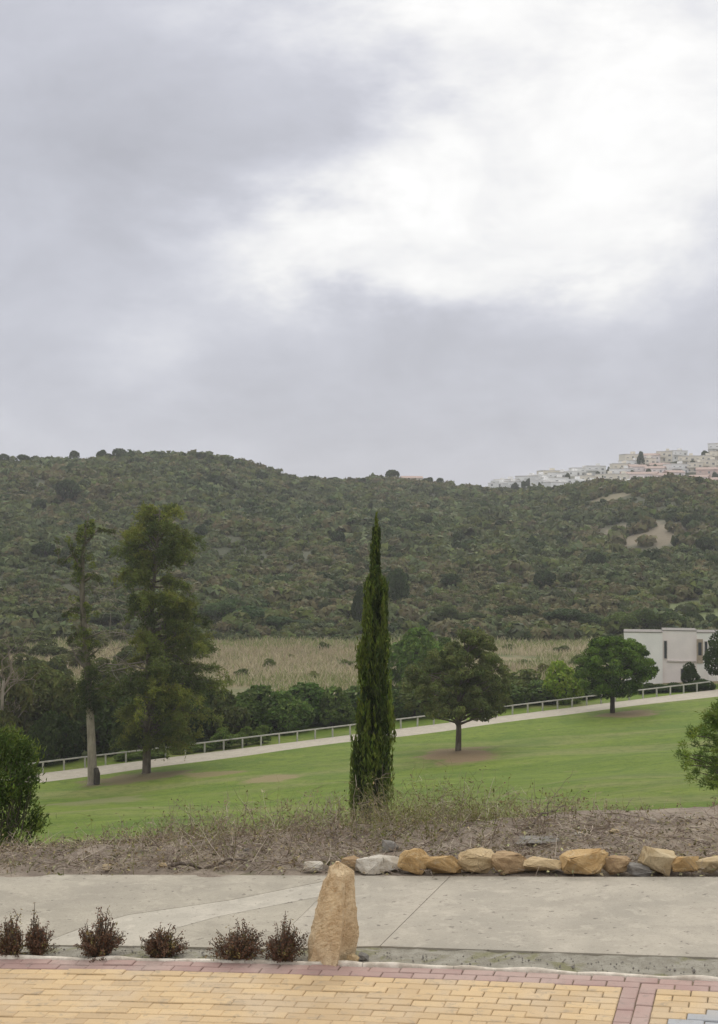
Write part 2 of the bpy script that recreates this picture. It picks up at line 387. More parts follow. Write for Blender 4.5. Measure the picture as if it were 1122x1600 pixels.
# ------------------------------------------------------------------ forecourt: kerb line, bricks, mossy strip, concrete road
EP = np.array([near_hit(*p)[:2] for p in [(0, 1500), (140, 1498), (280, 1501), (420, 1505), (560, 1509), (700, 1516), (842, 1521), (982, 1526), (1122, 1532)]])
EC = np.polyfit(EP[:, 0], EP[:, 1], 2)
def edge_y(x): return np.polyval(EC, x)
def edge_s(x): return EC[1]+2*EC[0]*np.asarray(x)
def edge_pt(u, v):
    """u metres along the kerb line from x=0, v metres from it towards the house"""
    x = u/math.sqrt(1+EC[1]**2); y = edge_y(x); s = edge_s(x); n = np.array([-s, 1])/math.sqrt(1+s*s)
    q = np.array([x, y])-v*n; return q[0], q[1], math.atan(s)
def brick_mesh(name, lx, ly, h=.06, ch=.006):
    a = Acc(); x, y = lx/2, ly/2
    V = [(-x, -y, -h), (x, -y, -h), (x, y, -h), (-x, y, -h), (-x, -y, -ch), (x, -y, -ch), (x, y, -ch), (-x, y, -ch),
         (-x+ch, -y+ch, 0), (x-ch, -y+ch, 0), (x-ch, y-ch, 0), (-x+ch, y-ch, 0)]
    Q = [(8, 9, 10, 11)]
    for b0, b1 in ((0, 4), (4, 8)):
        for i in range(4): Q.append((b0+i, b0+(i+1) % 4, b1+(i+1) % 4, b1+i))
    return V, Q
rb = random.Random(4)
bricks = []   # (x, y, rot, material, length, along)
BAND_U = 1.74-.06
def kind_at(u, v):
    if v < .20: return 'brick_red'
    if u > BAND_U+.22 and v > .42 and (u-BAND_U-.30) > (.80-v)*1.1: return 'brick_grey'
    return 'brick_yellow'
for row in range(46):
    v = .05+row*.1; off = .1 if row % 2 else 0
    for i in range(-24, 24):
        u0 = i*.2+off-.12; u1 = u0+.2; spans = [(u0, u1)]
        if row >= 2:                       # the red band cuts the courses
            spans = [(u0, min(u1, BAND_U)), (max(u0, BAND_U+.2), u1)]
        for (a0, a1) in spans:
            if a1-a0 < .05: continue
            x, y, r = edge_pt((a0+a1)/2, v); bricks.append((x, y, r, kind_at((a0+a1)/2, v), round(a1-a0, 2)))
for c in range(2):
    for i in range(22):
        x, y, r = edge_pt(BAND_U+.05+c*.1, .30+i*.2+(.1 if c else 0)); bricks.append((x, y, r+math.pi/2, 'brick_red', .2))
x, y, r = edge_pt(BAND_U+.15, .25); bricks.append((x, y, r, 'brick_red', .1))
def near_obj(x, y): return TILT*x
court = tag(link('forecourt', np_mesh('forecourt', [(-14, -12, -14*TILT-.009), (14, -12, 14*TILT-.009), (14, edge_y(4)-.05, 14*TILT-.009), (2.5, edge_y(2.5), 2.5*TILT-.009), (0, edge_y(0), -.009), (-2.5, edge_y(-2.5), -2.5*TILT-.009), (-14, edge_y(-4), -14*TILT-.009)],
            T=[(0, 1, 4), (1, 2, 3), (1, 3, 4), (0, 4, 5), (0, 5, 6)]), 'joint_sand'), None, kind='structure')
bmesh_cache = {}; BG = {l: brick_mesh('brick', l-.005, .0945, ch=.005) for l in (.2, .1)}
for m in ('brick_yellow', 'brick_red', 'brick_grey'):
    for l in (.2, .1):
        me = np_mesh('brick', *BG[l]); me.materials.append(MATS[m]); bmesh_cache[m, l] = me
vis, rest = [], []
for b in bricks:
    p = pix((b[0], b[1], TILT*b[0])) if b[1] > 1 else (-999, 9999)
    (vis if (-35 < p[0] < 1157 and p[1] < 1612) else rest).append(b)
if len(vis) > 300:
    vis.sort(key=lambda b: -b[1] if False else abs(pix((b[0], b[1], 0))[0]-561)); rest += vis[300:]; vis = vis[:300]
tilt_m = Matrix.Rotation(-math.atan(TILT), 4, 'Y')
for (x, y, r, m, l) in vis:
    o = bpy.data.objects.new('brick', bmesh_cache[m, l]); COL.objects.link(o); o.parent = court
    j = rb.gauss(0, .0022)
    o.matrix_local = Matrix.Translation((x, y, TILT*x+j)) @ tilt_m @ Matrix.Rotation(r+rb.gauss(0, .006), 4, 'Z') @ Matrix.Rotation(rb.gauss(0, .006), 4, 'X')
for m in ('brick_yellow', 'brick_red', 'brick_grey'):
    sel = [b for b in rest if b[3] == m]
    if not sel: continue
    a = Acc()
    for (x, y, r, _, l) in sel:
        V0, Qb = BG[l]; V0 = np.array(V0); c, s = math.cos(r), math.sin(r); V = np.stack([V0[:, 0]*c-V0[:, 1]*s+x, V0[:, 0]*s+V0[:, 1]*c+y, V0[:, 2]], -1); V[:, 2] += TILT*V[:, 0]
        a.add(V, Qb)
    tag(a.build('paving_bricks', m, court), None, kind='stuff')

# mossy grit strip between kerb line and road, a sheet just under the slabs
def strip(name, y0f, y1f, z, mat, x0=-9, x1=9, n=120, m=8, amp=0.0):
    V = []; xs = np.linspace(x0, x1, n)
    for x in xs:
        for k in range(m):
            y = y0f(x)+(y1f(x)-y0f(x))*k/(m-1)
            V.append((x, y, near_z(x, y)+z+amp*mnoise.fractal(Vector((x*6, y*6, 3)), .7, 2, 4)))
    Q = [(i*m+j, (i+1)*m+j, (i+1)*m+j+1, i*m+j+1) for i in range(n-1) for j in range(m-1)]
    return tag(link(name, np_mesh(name, V, Q, smooth=True), mat), None, kind='structure')
J0 = near_hit(590, 1480); J1 = near_hit(1122, 1497)
def roadf(x):
    s = (J1[1]-J0[1])/(J1[0]-J0[0]); return J0[1]+s*(x-J0[0])
def clampx(f): return lambda x: f(np.clip(x, -4.5, 4.5))
strip('mossy_verge', clampx(edge_y), clampx(lambda x: roadf(x)+.05), -.012, 'mossy_grit', n=300, m=14, amp=.012)
rs = np.random.RandomState(55); A = Acc(); n = 420; gx_ = rs.uniform(-3, 3, n); ico = np.array([(1, 0, 0), (-1, 0, 0), (0, 1, 0), (0, -1, 0), (0, 0, 1), (0, 0, -1)], float); it = [(0, 2, 4), (2, 1, 4), (1, 3, 4), (3, 0, 4), (2, 0, 5), (1, 2, 5), (3, 1, 5), (0, 3, 5)]
for x in gx_:
    y = edge_y(x)+.04+rs.uniform(0, 1)**.8*.28; r = rs.uniform(.003, .009)*(2 if rs.uniform() < .06 else 1)
    A.add(ico*r*rs.uniform(.6, 1.2, (6, 3))+np.array([x, y, near_z(x, y)+.0]), None, it, np.ones(3)*.4)
tag(A.build('kerb_grit', 'grey_stone'), 'grey grit and gravel strewn along the kerb strip', 'gravel', kind='stuff')
# white mortar edging: irregular fillets, laid in lengths
edging = tag(empty('mortar_edging', (0, edge_y(0), 0)), None, kind='structure')
u = -4.2; re = random.Random(8)
while u < 4.2:
    ln = re.uniform(.5, 1.6); n = max(6, int(ln/.05)); V = []; prof = [(-.002, -.04), (.0, .007), (.012, .016), (.028, .015), (.038, .002), (.042, -.04)]
    for i in range(n):
        uu = u+(ln-.003)*i/(n-1); k = 1+.35*mnoise.noise(Vector((uu*5, 1.3, 0))); hh = 1+1.1*mnoise.noise(Vector((uu*4, 7.7, 0)))
        e = .7 if i in (0, n-1) else 1
        for (a, b) in prof:
            x, y, r = edge_pt(uu, -a*k-.002); V.append((x, y, TILT*x+(b*hh*e if b > 0 else b)))
    m = len(prof); Q = [(i*m+j, (i+1)*m+j, (i+1)*m+j+1, i*m+j+1) for i in range(n-1) for j in range(m-1)]
    o = link('edging_length', np_mesh('edging_length', V, Q, smooth=True), 'mortar'); o.parent = edging; o.matrix_parent_inverse = Matrix.Translation((0, -edge_y(0), 0))
    u += ln
# concrete road: cast slabs
road = tag(empty('concrete_road', (0, 10.4, 0)), None, kind='structure')
def slab(pts_px, mat, z=.0, th=.10, name='slab'):
    P = []
    for p in pts_px:
        q = near_hit(*p) if len(p) == 2 else np.array(p); P.append(q[:2])
    P = np.array(P); c = P.mean(0); P = c+(P-c)*(1-.0004/np.linalg.norm(P-c, axis=1)[:, None])
    bm = bmesh.new(); top = [bm.verts.new((p[0], p[1], TILT*np.clip(p[0], -6, 6)+z)) for p in P]
    f = bm.faces.new(top); bm.normal_update()
    if f.normal.z < 0: f.normal_flip()
    r = bmesh.ops.extrude_face_region(bm, geom=[f])
    for v in [g for g in r['geom'] if isinstance(g, bmesh.types.BMVert)]: v.co.z -= 0
    for v in top: v.co.z -= th
    bm.normal_update()
    es = [e for e in bm.edges if all(abs(v.co.z-(TILT*np.clip(v.co.x, -6, 6)+z)) < 1e-4 for v in e.verts)]
    bmesh.ops.bevel(bm, geom=es, offset=.0012, segments=1, affect='EDGES', profile=.6)
    bmesh.ops.recalc_face_normals(bm, faces=bm.faces)
    me = bpy.data.meshes.new(name); bm.to_mesh(me); bm.free()
    o = link(name, me, mat); o.parent = road; o.matrix_parent_inverse = Matrix.Translation((0, -10.4, 0)); return o
XL, XR = -11.0, 11.0
def W3(x, y): return (x, y, 0)
BK = lambda x: ROADB+.02*mnoise.noise(Vector((x, 0, 0)))
slab([(594, 1478), (1122, 1496), W3(XR, roadf(4)-.3), W3(XR, ROADB), (1122, 1370), (900, 1370), (704, 1369)], 'concrete')
slab([(418, 1482), (593, 1478), (703, 1369), (557, 1368), (502.5, 1400.5)], 'concrete')
slab([(223, 1478), (417.5, 1482), (502, 1400.5), (340, 1432.5), (260.5, 1454.5)], 'concrete_dark')
slab([(58, 1476), (222.5, 1478), (260, 1454), (340, 1432), (502, 1400), (556.5, 1368), (528, 1368), (500, 1378.5), (360, 1406.5), (200, 1429.5), (129, 1449.5)], 'concrete_pale')
slab([W3(XL, roadf(-4)+.0), (57.5, 1476), (128.5, 1449), (200, 1429), (360, 1406), (500, 1378), (527, 1368), (280, 1367), (0, 1366), W3(XL, ROADB)], 'concrete_dark')

# ------------------------------------------------------------------ stones
def rock(name, mat, w, dd, h, seed, parent=None, n=20, sharp=.75):
    r = random.Random(seed); bm = bmesh.new()
    for i in range(n):
        v = Vector((r.gauss(0, 1), r.gauss(0, 1), r.gauss(0, 1))).normalized()
        v = Vector([math.copysign(abs(c)**sharp, c) for c in v])*r.uniform(.85, 1.1); bm.verts.new(v)
    bmesh.ops.convex_hull(bm, input=bm.verts)
    for v in [v for v in bm.verts if not v.link_faces]: bm.verts.remove(v)
    bmesh.ops.bevel(bm, geom=bm.edges, offset=.11, segments=3, affect='EDGES', clamp_overlap=True)
    bmesh.ops.triangulate(bm, faces=bm.faces); bmesh.ops.subdivide_edges(bm, edges=[e for e in bm.edges if e.calc_length() > .25], cuts=2, use_grid_fill=True)
    for v in bm.verts:
        k = mnoise.fractal(v.co*2.1+Vector((seed*3.1, 0, 0)), .7, 2.1, 4); v.co *= 1+.13*k+.03*mnoise.fractal(v.co*7+Vector((0, seed, 0)), .6, 2, 3)
    mn = [min(v.co[i] for v in bm.verts) for i in range(3)]; mx = [max(v.co[i] for v in bm.verts) for i in range(3)]
    for v in bm.verts:
        v.co = Vector(((v.co.x-mn[0])/(mx[0]-mn[0])-.5, (v.co.y-mn[1])/(mx[1]-mn[1])-.5, (v.co.z-mn[2])/(mx[2]-mn[2])))
        v.co = Vector((v.co.x*w, v.co.y*dd, v.co.z*h-.018))
    me = bpy.data.meshes.new(name); bm.to_mesh(me); bm.free()
    return link(name, me, mat, parent)
ROCKS = [  # x0, x1, ytop, ybottom, material, label
    (533, 564, 1340, 1362, 'brown_stone', 'small brown edging stone peeking out beside the tall standing stone'),
    (560, 627, 1340, 1367, 'white_stone', 'long edging stone with whitish top, next to the small brown one'),
    (598, 623, 1329, 1345, 'grey_stone', 'small grey stone behind the whitish long edging stone'),
    (625, 673, 1326, 1369, 'orange_stone', 'tall blocky ochre edging stone beside the whitish long one'),
    (662, 722, 1336, 1370, 'orange_stone', 'wide orange edging stone with flat top between two blocky ochre stones'),
    (718, 777, 1329, 1368, 'tan_stone', 'lumpy yellow ochre edging stone between wide orange and rounded brown ones'),
    (770, 825, 1334, 1368, 'brown_stone', 'rounded brown ochre edging stone beside the flat tan one'),
    (823, 887, 1345, 1367, 'tan_stone', 'low flat tan edging stone with arched top'),
    (884, 952, 1328, 1369, 'orange_stone', 'big angular ochre edging stone beside the low flat one'),
    (944, 988, 1341, 1368, 'brown_stone', 'small brown edging stone leaning on the big angular ochre one'),
    (982, 1017, 1351, 1368, 'grey_stone', 'flat grey edging stone under the pale tilted block'),
    (1004, 1058, 1326, 1367, 'pale_stone', 'pale cream tilted block in the edging beside flat grey stone'),
    (1054, 1094, 1337, 1366, 'orange_stone', 'small cubic orange edging stone between two pale stones'),
    (1090, 1140, 1341, 1366, 'pale_stone', 'pale long edging stone beside the small cubic orange one'),
    (1136, 1190, 1336, 1367, 'tan_stone', 'tan edging stone at the far end of the stone row'),
    (474, 502, 1350, 1363, 'white_stone', 'rounded white stone at the road edge, apart from the stone row')]
for i, (x0, x1, yt, yb, m, lab) in enumerate(ROCKS):
    p = near_hit((x0+x1)/2, yb); dep = p[1]; w = (x1-x0)*dep/F*1.14; h = (yb-yt)*dep/F*.90
    back = .22 if 'behind' in lab else (.0)
    o = rock('edging_stone', m, w, max(.16, w*.62), h+.02, 20+i)
    o.location = (p[0]*(1+back/dep), dep+.05+w*.22+back, near_z(p[0], 0)+(.02 if back else 0)); o.rotation_euler = (0, (.18 if 'tilted' in lab else random.Random(i).uniform(-.05, .05)), random.Random(i+5).uniform(-.2, .2))
    tag(o, lab, 'stone', 'stones edging the far side of the road')
# tall standing stone
def standing_stone():
    prof = [(475, 1507), (479, 1480), (487, 1450), (496, 1415), (506, 1380), (514, 1361), (524, 1351), (530, 1351), (541, 1357), (554, 1368), (556, 1396), (556, 1430), (559, 1470), (556, 1503)]
    b0 = near_hit(517, 1507); dep = b0[1]+.02
    P = [at(x, y, dep) for x, y in prof]; P = [np.array((p[0]-b0[0], p[2]-b0[2])) for p in P]
    zt = max(p[1] for p in P); Lp = P[:7]; Rp = P[7:][::-1]; zs = np.linspace(0, 1, 46)**.92
    bm = bmesh.new(); rings = []; per = 9
    for t in zs:
        z = -.03+(zt+.03)*t
        xl = np.interp(z, [p[1] for p in Lp], [p[0] for p in Lp]); xr = np.interp(z, [p[1] for p in Rp], [p[0] for p in Rp])
        w = max(xr-xl, .02); d0 = .15*(1-.40*t)*min(1, (1-t)*7+.22)
        # section corners: left edge, two front ridges, right edge, two back corners; the right facet turns away
        cut = np.clip((t-.80)/.2, 0, 1)
        cs = [(xl, .25*d0), (xl+w*.10, -.55*d0), (xl+w*(.60+.08*math.sin(4*t)), -1.15*d0*(1-.3*cut)), (xl+w*.74, -.35*d0), (xr, .15*d0), (xr-w*.15, .8*d0), (xl+w*.2, .9*d0)]
        ring = []; m = len(cs)
        for i in range(m):
            for k in range(per):
                f = k/per; v = Vector((cs[i][0]+(cs[(i+1) % m][0]-cs[i][0])*f, cs[i][1]+(cs[(i+1) % m][1]-cs[i][1])*f, z))
                nn = mnoise.fractal(Vector((v.x*9, v.y*9, v.z*6+3)), .7, 2.1, 6); n2 = mnoise.noise(Vector((v.x*4+5, v.y*4, v.z*3)))
                rg = abs(mnoise.noise(Vector((v.x*6+9, v.y*6, v.z*2.2+1)))); dd = Vector((v.x-(xl+xr)/2, v.y, 0)).normalized() if w > .03 else Vector((0, 0, 0))
                hf = mnoise.fractal(v*34, .6, 2, 3); v += dd*(.012*nn+.010*n2-.036*max(0, .22-rg)*2+.0045*hf); v.z += .006*nn
                ring.append(bm.verts.new(v))
        rings.append(ring)
    ns = len(rings[0])
    for i in range(len(rings)-1):
        for k in range(ns): bm.faces.new((rings[i][k], rings[i][(k+1) % ns], rings[i+1][(k+1) % ns], rings[i+1][k]))
    bm.faces.new(rings[-1]); bm.faces.new(rings[0][::-1])
    me = bpy.data.meshes.new('standing_stone'); bm.to_mesh(me); bm.free()
    o = link('standing_stone', me, 'sandstone'); o.location = (b0[0], dep+.10, b0[2])
    tag(o, 'tall upright wedge of ochre sandstone standing at the kerb', 'stone')
standing_stone()
for (x0, x1, yt, yb, m, lab) in [(541, 562, 1486, 1506, 'tan_stone', 'small tan stone against the foot of the standing stone'), (558, 577, 1482, 1500, 'grey_stone', 'small dark grey stone at the foot of the standing stone')]:
    p = near_hit((x0+x1)/2, yb); w = (x1-x0)*p[1]/F; o = rock('small_stone', m, w, w*.9, (yb-yt)*p[1]/F*.8, x0); o.location = (p[0], p[1]+.04, p[2]); tag(o, lab, 'stone')
# pale stones scattered over the earth bank
for i, (x, y, w, h, m) in enumerate([(608, 1307, 12, 9, 'white_stone'), (760, 1305, 16, 6, 'white_stone'), (905, 1304, 16, 5, 'white_stone'), (960, 1301, 18, 7, 'pale_stone'), (1075, 1281, 14, 7, 'white_stone'),
                                 (1020, 1287, 10, 10, 'white_stone'), (168, 1357, 16, 8, 'pale_stone'), (255, 1355, 14, 8, 'pale_stone'), (128, 1340, 8, 7, 'white_stone'), (690, 1300, 9, 6, 'pale_stone'), (385, 1330, 10, 6, 'grey_stone')]):
    p = hit(x, y); k = p[1]/F; o = rock('loose_stone', m, w*k, w*k*.8, h*k*1.2, 70+i); o.location = (p[0], p[1], p[2]+.005)
    tag(o, {'white_stone': 'small whitish loose stone lying on the brown earth bank', 'pale_stone': 'small tan loose stone lying on the brown earth bank', 'grey_stone': 'small grey loose stone lying on the brown earth bank'}[m], 'stone', 'loose stones on the earth bank')
p = hit(842, 1318); o = rock('flat_slab', 'grey_stone', 75*p[1]/F, .35, .05, 99); o.location = (p[0], p[1]+.05, p[2]+.01); tag(o, 'thin flat pale slab lying on the earth bank', 'stone')

# ------------------------------------------------------------------ foliage helpers
RS = np.random.RandomState
def unit(a): return a/(np.linalg.norm(a, axis=-1, keepdims=True)+1e-9)
def leaves(acc, rs, C, N, Lg, Wd, col, var=.25, tri=False, tang=None, gain=1.8):
    """leaf faces: centre C, facing N, length, width, colour with per-leaf variation"""
    n = len(C); Lg = np.broadcast_to(Lg, (n,)); Wd = np.broadcast_to(Wd, (n,))
    t = rs.normal(size=(n, 3)) if tang is None else tang
    N = unit(N); t = unit(t-N*np.sum(t*N, 1, keepdims=True)); b = np.cross(N, t)
    cc = np.asarray(col)*gain*np.array([1.0, 1.05, .74]); cc = np.broadcast_to(cc, (n, 3))*(1+var*rs.uniform(-1, 1, (n, 1)))*(1+.10*rs.uniform(-1, 1, (n, 3)))
    L2, W2 = (Lg/2)[:, None], (Wd/2)[:, None]
    if tri:
        V = np.stack([C-t*L2-b*W2, C-t*L2+b*W2, C+t*L2], 1).reshape(-1, 3); acc.add(V, None, np.arange(3*n).reshape(-1, 3), np.repeat(cc, 3, 0))
    else:
        k = N*(L2*.25)
        V = np.stack([C-t*L2-k, C+b*W2, C+t*L2-k, C-b*W2], 1).reshape(-1, 3); acc.add(V, np.arange(4*n).reshape(-1, 4), None, np.repeat(cc, 4, 0))
def blob_points(rs, n, c, r, up=.35):
    d = unit(rs.normal(size=(n, 3))+np.array([0, 0, up])); k = rs.uniform(.62, 1.06, (n, 1))
    return c+d*k*r, d
def bush_proto(seed, n, lobes=9, spread=.6, lr=(.32, .5), flat=1.0):
    """unit bush, radius about 1, base at z=0, height about 1.6: leaf centres and directions"""
    rs = RS(seed); P, D = [], []
    cs = unit(rs.normal(size=(lobes, 3)))*rs.uniform(.25, 1, (lobes, 1))*spread; cs[:, 2] = np.abs(cs[:, 2])*1.0*flat+.35
    rr = rs.uniform(*lr, lobes)
    for i in range(lobes):
        m = int(n*3.2/lobes); d = unit(rs.normal(size=(m, 3))+np.array([0, 0, .25])); p = cs[i]+d*rr[i]*rs.uniform(.8, 1.08, (m, 1))
        ok = np.ones(m, bool)
        for j in range(lobes):
            if j != i: ok &= np.linalg.norm(p-cs[j], axis=1) > rr[j]*.8
        P.append(p[ok & (p[:, 2] > -.05)]); D.append(d[ok & (p[:, 2] > -.05)])
    P, D = np.vstack(P), np.vstack(D); k = rs.permutation(len(P))[:n]
    return P[k], D[k]
def limb(acc, rs, a, b, r0, r1, n=6, sag=.08, sides=6, C=None):
    a, b = np.asarray(a, float), np.asarray(b, float); t = np.linspace(0, 1, n)[:, None]; ln = np.linalg.norm(b-a)
    p = a+(b-a)*t; w = rs.normal(size=(n, 3))*ln*.03; w[0] = 0; w[-1] = 0
    p = p+w; p[:, 2] += sag*ln*np.sin(t[:, 0]*math.pi)
    acc.tube(p, np.linspace(r0, r1, n), sides, C)
GREEN = {'pine': (.058, .074, .024), 'olive': (.075, .082, .034), 'dark': (.030, .042, .018), 'bright': (.075, .105, .022), 'lime': (.15, .19, .03), 'grey': (.085, .095, .058), 'brown': (.10, .085, .05), 'mid': (.050, .070, .022)}

# ------------------------------------------------------------------ hillside scrub: one mass of thousands of low bushes
def hill_scrub():
    rs = RS(11); protos = [bush_proto(100+i, 130, 6 + i % 7, spread=.55+.03*i) for i in range(8)]
    n = 16500; y = YB-4+(rs.uniform(0, 1, n)**1.0)*430; x = rs.uniform(-1, 1, n)*(.275*y+12)
    yr = np.interp(x, _rx, _ry); ok = y < yr+14
    for (hx, hy, rx, ry, cc) in HILLPATCH[:3]:
        ok &= ~((((x-hx)/rx)**2+((y-hy)/ry)**2 < 1.0) & (rs.uniform(size=n) < .88))
    x, y = x[ok], y[ok]; z = Hz(x, y); n = len(x)
    dens = wob(x, y, 17, 1)
    s = (1.15+2.0*rs.uniform(0, 1, n)**1.7)*np.clip(1+.42*dens, .6, 1.9)*(1.0+.0006*(y-285)); s = np.maximum(s, 1.5); s = np.clip(s*np.where(rs.uniform(size=n) < .06, 1.6, 1), .8, 4.2)
    pal = np.array([GREEN['olive'], (.055, .062, .034), GREEN['grey'], GREEN['dark'], (.092, .080, .052), (.066, .075, .040)])
    zone = wob(x, y, 46, 3)+.5*wob(x, y*1.4, 19, 5)+rs.normal(size=n)*.55; pr = np.select([zone < -.75, zone < -.25, zone < .2, zone < .65, zone < 1.05], [4, 0, 1, 5, 2], 3); rr_ = rs.uniform(size=n) < .28; pr = np.where(rr_, rs.choice(6, n), pr)
    base = pal[pr]*(1+.2*rs.uniform(-1, 1, (n, 1)))
    A = Acc()
    for k in range(8):
        idx = np.nonzero(np.arange(n) % 8 == k)[0]; P, D = protos[k]
        for far in (0, 1):
            sel = idx[(y[idx] > 410) == bool(far)]
            if not len(sel): continue
            m = min(52 if far else 104, len(P)); p0, d0 = P[:m], D[:m]
            th = rs.uniform(0, 6.28, len(sel)); c, sn = np.cos(th)[:, None], np.sin(th)[:, None]
            R = lambda a: np.stack([a[None, :, 0]*c-a[None, :, 1]*sn, a[None, :, 0]*sn+a[None, :, 1]*c, np.broadcast_to(a[None, :, 2], (len(sel), m))], -1)
            ss = s[sel][:, None, None]
            pts = R(p0)*ss*np.array([1, 1, .72])+np.stack([x[sel], y[sel], z[sel]-.25], -1)[:, None, :]
            nd = R(d0)+rs.normal(size=(len(sel), m, 3))*.22
            sz = (s[sel][:, None]*np.ones((1, m))*(.62 if far else .42)).ravel()*rs.uniform(.7, 1.3, len(sel)*m)
            leaves(A, rs, pts.reshape(-1, 3), nd.reshape(-1, 3), sz, sz*.75, np.repeat(base[sel], m, 0), .22, tri=True)
    tag(A.build('hillside_scrub', 'leaf'), 'grey green scrub and low trees covering the whole hillside', 'scrub', kind='stuff')
hill_scrub()

# ------------------------------------------------------------------ reeds on the valley floor
def reeds():
    rs = RS(5); n = 62000; y = rs.uniform(193, 284, n); x = (rs.uniform(-640, 380, n)/F)*y
    k = wob(x, y, 14, 2); ok = (k > -.9) ; x, y, k = x[ok], y[ok], k[ok]; n = len(x); z = Hz(x, y)-.05
    h = .4+1.0*rs.uniform(0, 1, n)**1.6*(1+.35*k); w = rs.uniform(.04, .11, n); th = rs.uniform(0, 3.14, n)
    lean = rs.normal(size=(n, 2))*.42*h[:, None]
    tan = np.array((.50, .43, .28)); gr = np.array((.24, .27, .10)); br = np.array((.40, .33, .215))
    gp = wob(x, y, 24, 7) > .75
    f = np.clip(.5+.4*wob(x, y, 21, 4)+rs.normal(size=n)*.3, 0, 1)[:, None]; g = (rs.uniform(size=n) < np.where((y < 212) | (y > 262) | gp, .6, .16))[:, None]
    c = np.where(g, gr, tan*f+br*(1-f))*(1+.2*rs.uniform(-1, 1, (n, 1)))
    dx, dy = np.cos(th)*w/2, np.sin(th)*w/2; mid = np.stack([x+lean[:, 0]*.4, y+lean[:, 1]*.4, z+h*.6], -1)
    V = np.stack([np.stack([x-dx, y-dy, z], -1), np.stack([x+dx, y+dy, z], -1), mid+np.stack([dx, dy, dx*0], -1)*1.6, np.stack([x+lean[:, 0], y+lean[:, 1], z+h], -1), mid-np.stack([dx, dy, dx*0], -1)*1.6], 1)
    A = Acc(); idx = np.arange(n)[:, None]*5
    A.add(V.reshape(-1, 3), np.concatenate([idx+np.array([[0, 1, 2, 4]])]), np.concatenate([idx+np.array([[4, 2, 3]])]), np.repeat(c, 5, 0))
    tag(A.build('dry_reeds', 'leaf'), 'straw coloured dry reed bed on the valley floor', 'reeds', kind='stuff')
reeds()

# ------------------------------------------------------------------ big trees
def finish(root, trunk, crown, tmat='bark', cmat='leaf'):
    trunk.build('trunk', tmat, root, True); crown.build('crown', cmat, root)
def local(p, o): return np.asarray(p)-o
def env_tree(name, label, base, prof, D, nblob, leafn, lsize, lw, color, seed, trunk_px, tr=(.35, .08), blob=(.8, 1.5), gap=.25, tmat='bark', limbs=26, droop=0.0, shell=.55, cat='tree', skip=None, two=None):
    """crown from a silhouette profile [(py, pxcentre, halfwidth)] at distance D; clumps fill the volume, denser to the outside"""
    rs = RS(seed); root = empty(name, tuple(base)); tag(root, label, cat); T, Cn = Acc(), Acc(); k = D/F
    tp = np.array([local(at(px, py, D), base) for px, py in trunk_px]); tp[0] = (tp[0][0], 0, -.25); tp[:, 1] = 0
    T.tube(tp, np.linspace(tr[0], tr[1], len(tp))*np.linspace(1, 1, len(tp)), 9); T.tube([tp[0]+[0, 0, .2], tp[0]+[0, 0, -.2]], [tr[0]*1.1, tr[0]*1.6], 9)
    pys = np.array([p[0] for p in prof], float); pc = np.array([p[1] for p in prof], float); hw = np.array([p[2] for p in prof], float)
    order = np.argsort(pys); pys, pc, hw = pys[order], pc[order], hw[order]; made = 0; tries = 0
    wgt = np.clip(hw, 8, None); cdf = np.cumsum(np.interp(np.linspace(pys[0], pys[-1], 200), pys, wgt)); cdf /= cdf[-1]
    cents = []
    while made < nblob and tries < nblob*20:
        tries += 1; py = np.interp(rs.uniform(), cdf, np.linspace(pys[0], pys[-1], 200)); w = np.interp(py, pys, hw)*k; c = np.interp(py, pys, pc)
        rr = rs.uniform(*blob)*.5; rr = min(rr, max(.35, w*.7))
        th = rs.uniform(0, 6.283); q = (shell+(1-shell)*rs.uniform()**.7)*max(w-rr*.75, .05)
        if rs.uniform() < .25: q *= rs.uniform(.2, .9)
        pc3 = local(at(c, py, D), base); p = pc3+np.array([math.cos(th)*q, math.sin(th)*q, 0])
        if skip and skip(c+math.cos(th)*q/k, py, rs): continue
        if mnoise.noise(Vector(tuple(p*.55+seed))) < -gap: continue
        cents.append((p, rr)); made += 1
    for p, rr in cents:
        P, Dn = blob_points(rs, leafn, p, np.array([rr, rr, rr*.72])); P[:, 2] -= droop*np.linalg.norm(P[:, :2]-p[:2], axis=1)
        cl = np.array(color)*(1+.22*rs.uniform(-1, 1))
        if two is not None and rs.uniform() < .3: cl = np.array(two)*(1+.2*rs.uniform(-1, 1))
        leaves(Cn, rs, P, Dn+rs.normal(size=P.shape)*.45, lsize*rs.uniform(.6, 1.3, len(P)), lw*rs.uniform(.7, 1.3, len(P)), cl, .28)
    zt = tp[:, 2]
    for p, rr in [cents[i] for i in rs.permutation(len(cents))[:limbs]]:
        z0 = np.clip(p[2]-rs.uniform(.15, .5)*np.linalg.norm(p[:2]-tp[0, :2])-.3, zt[0]+.25*(zt[-1]-zt[0])*.8, zt[-1]*.97)
        a = np.array([np.interp(z0, zt, tp[:, 0]), 0, z0]); r0 = np.interp(z0, zt, np.linspace(tr[0], tr[1], len(tp)))
        limb(T, rs, a, p, r0*.45, .03, 6, .05)
    finish(root, T, Cn, tmat); return root, tp

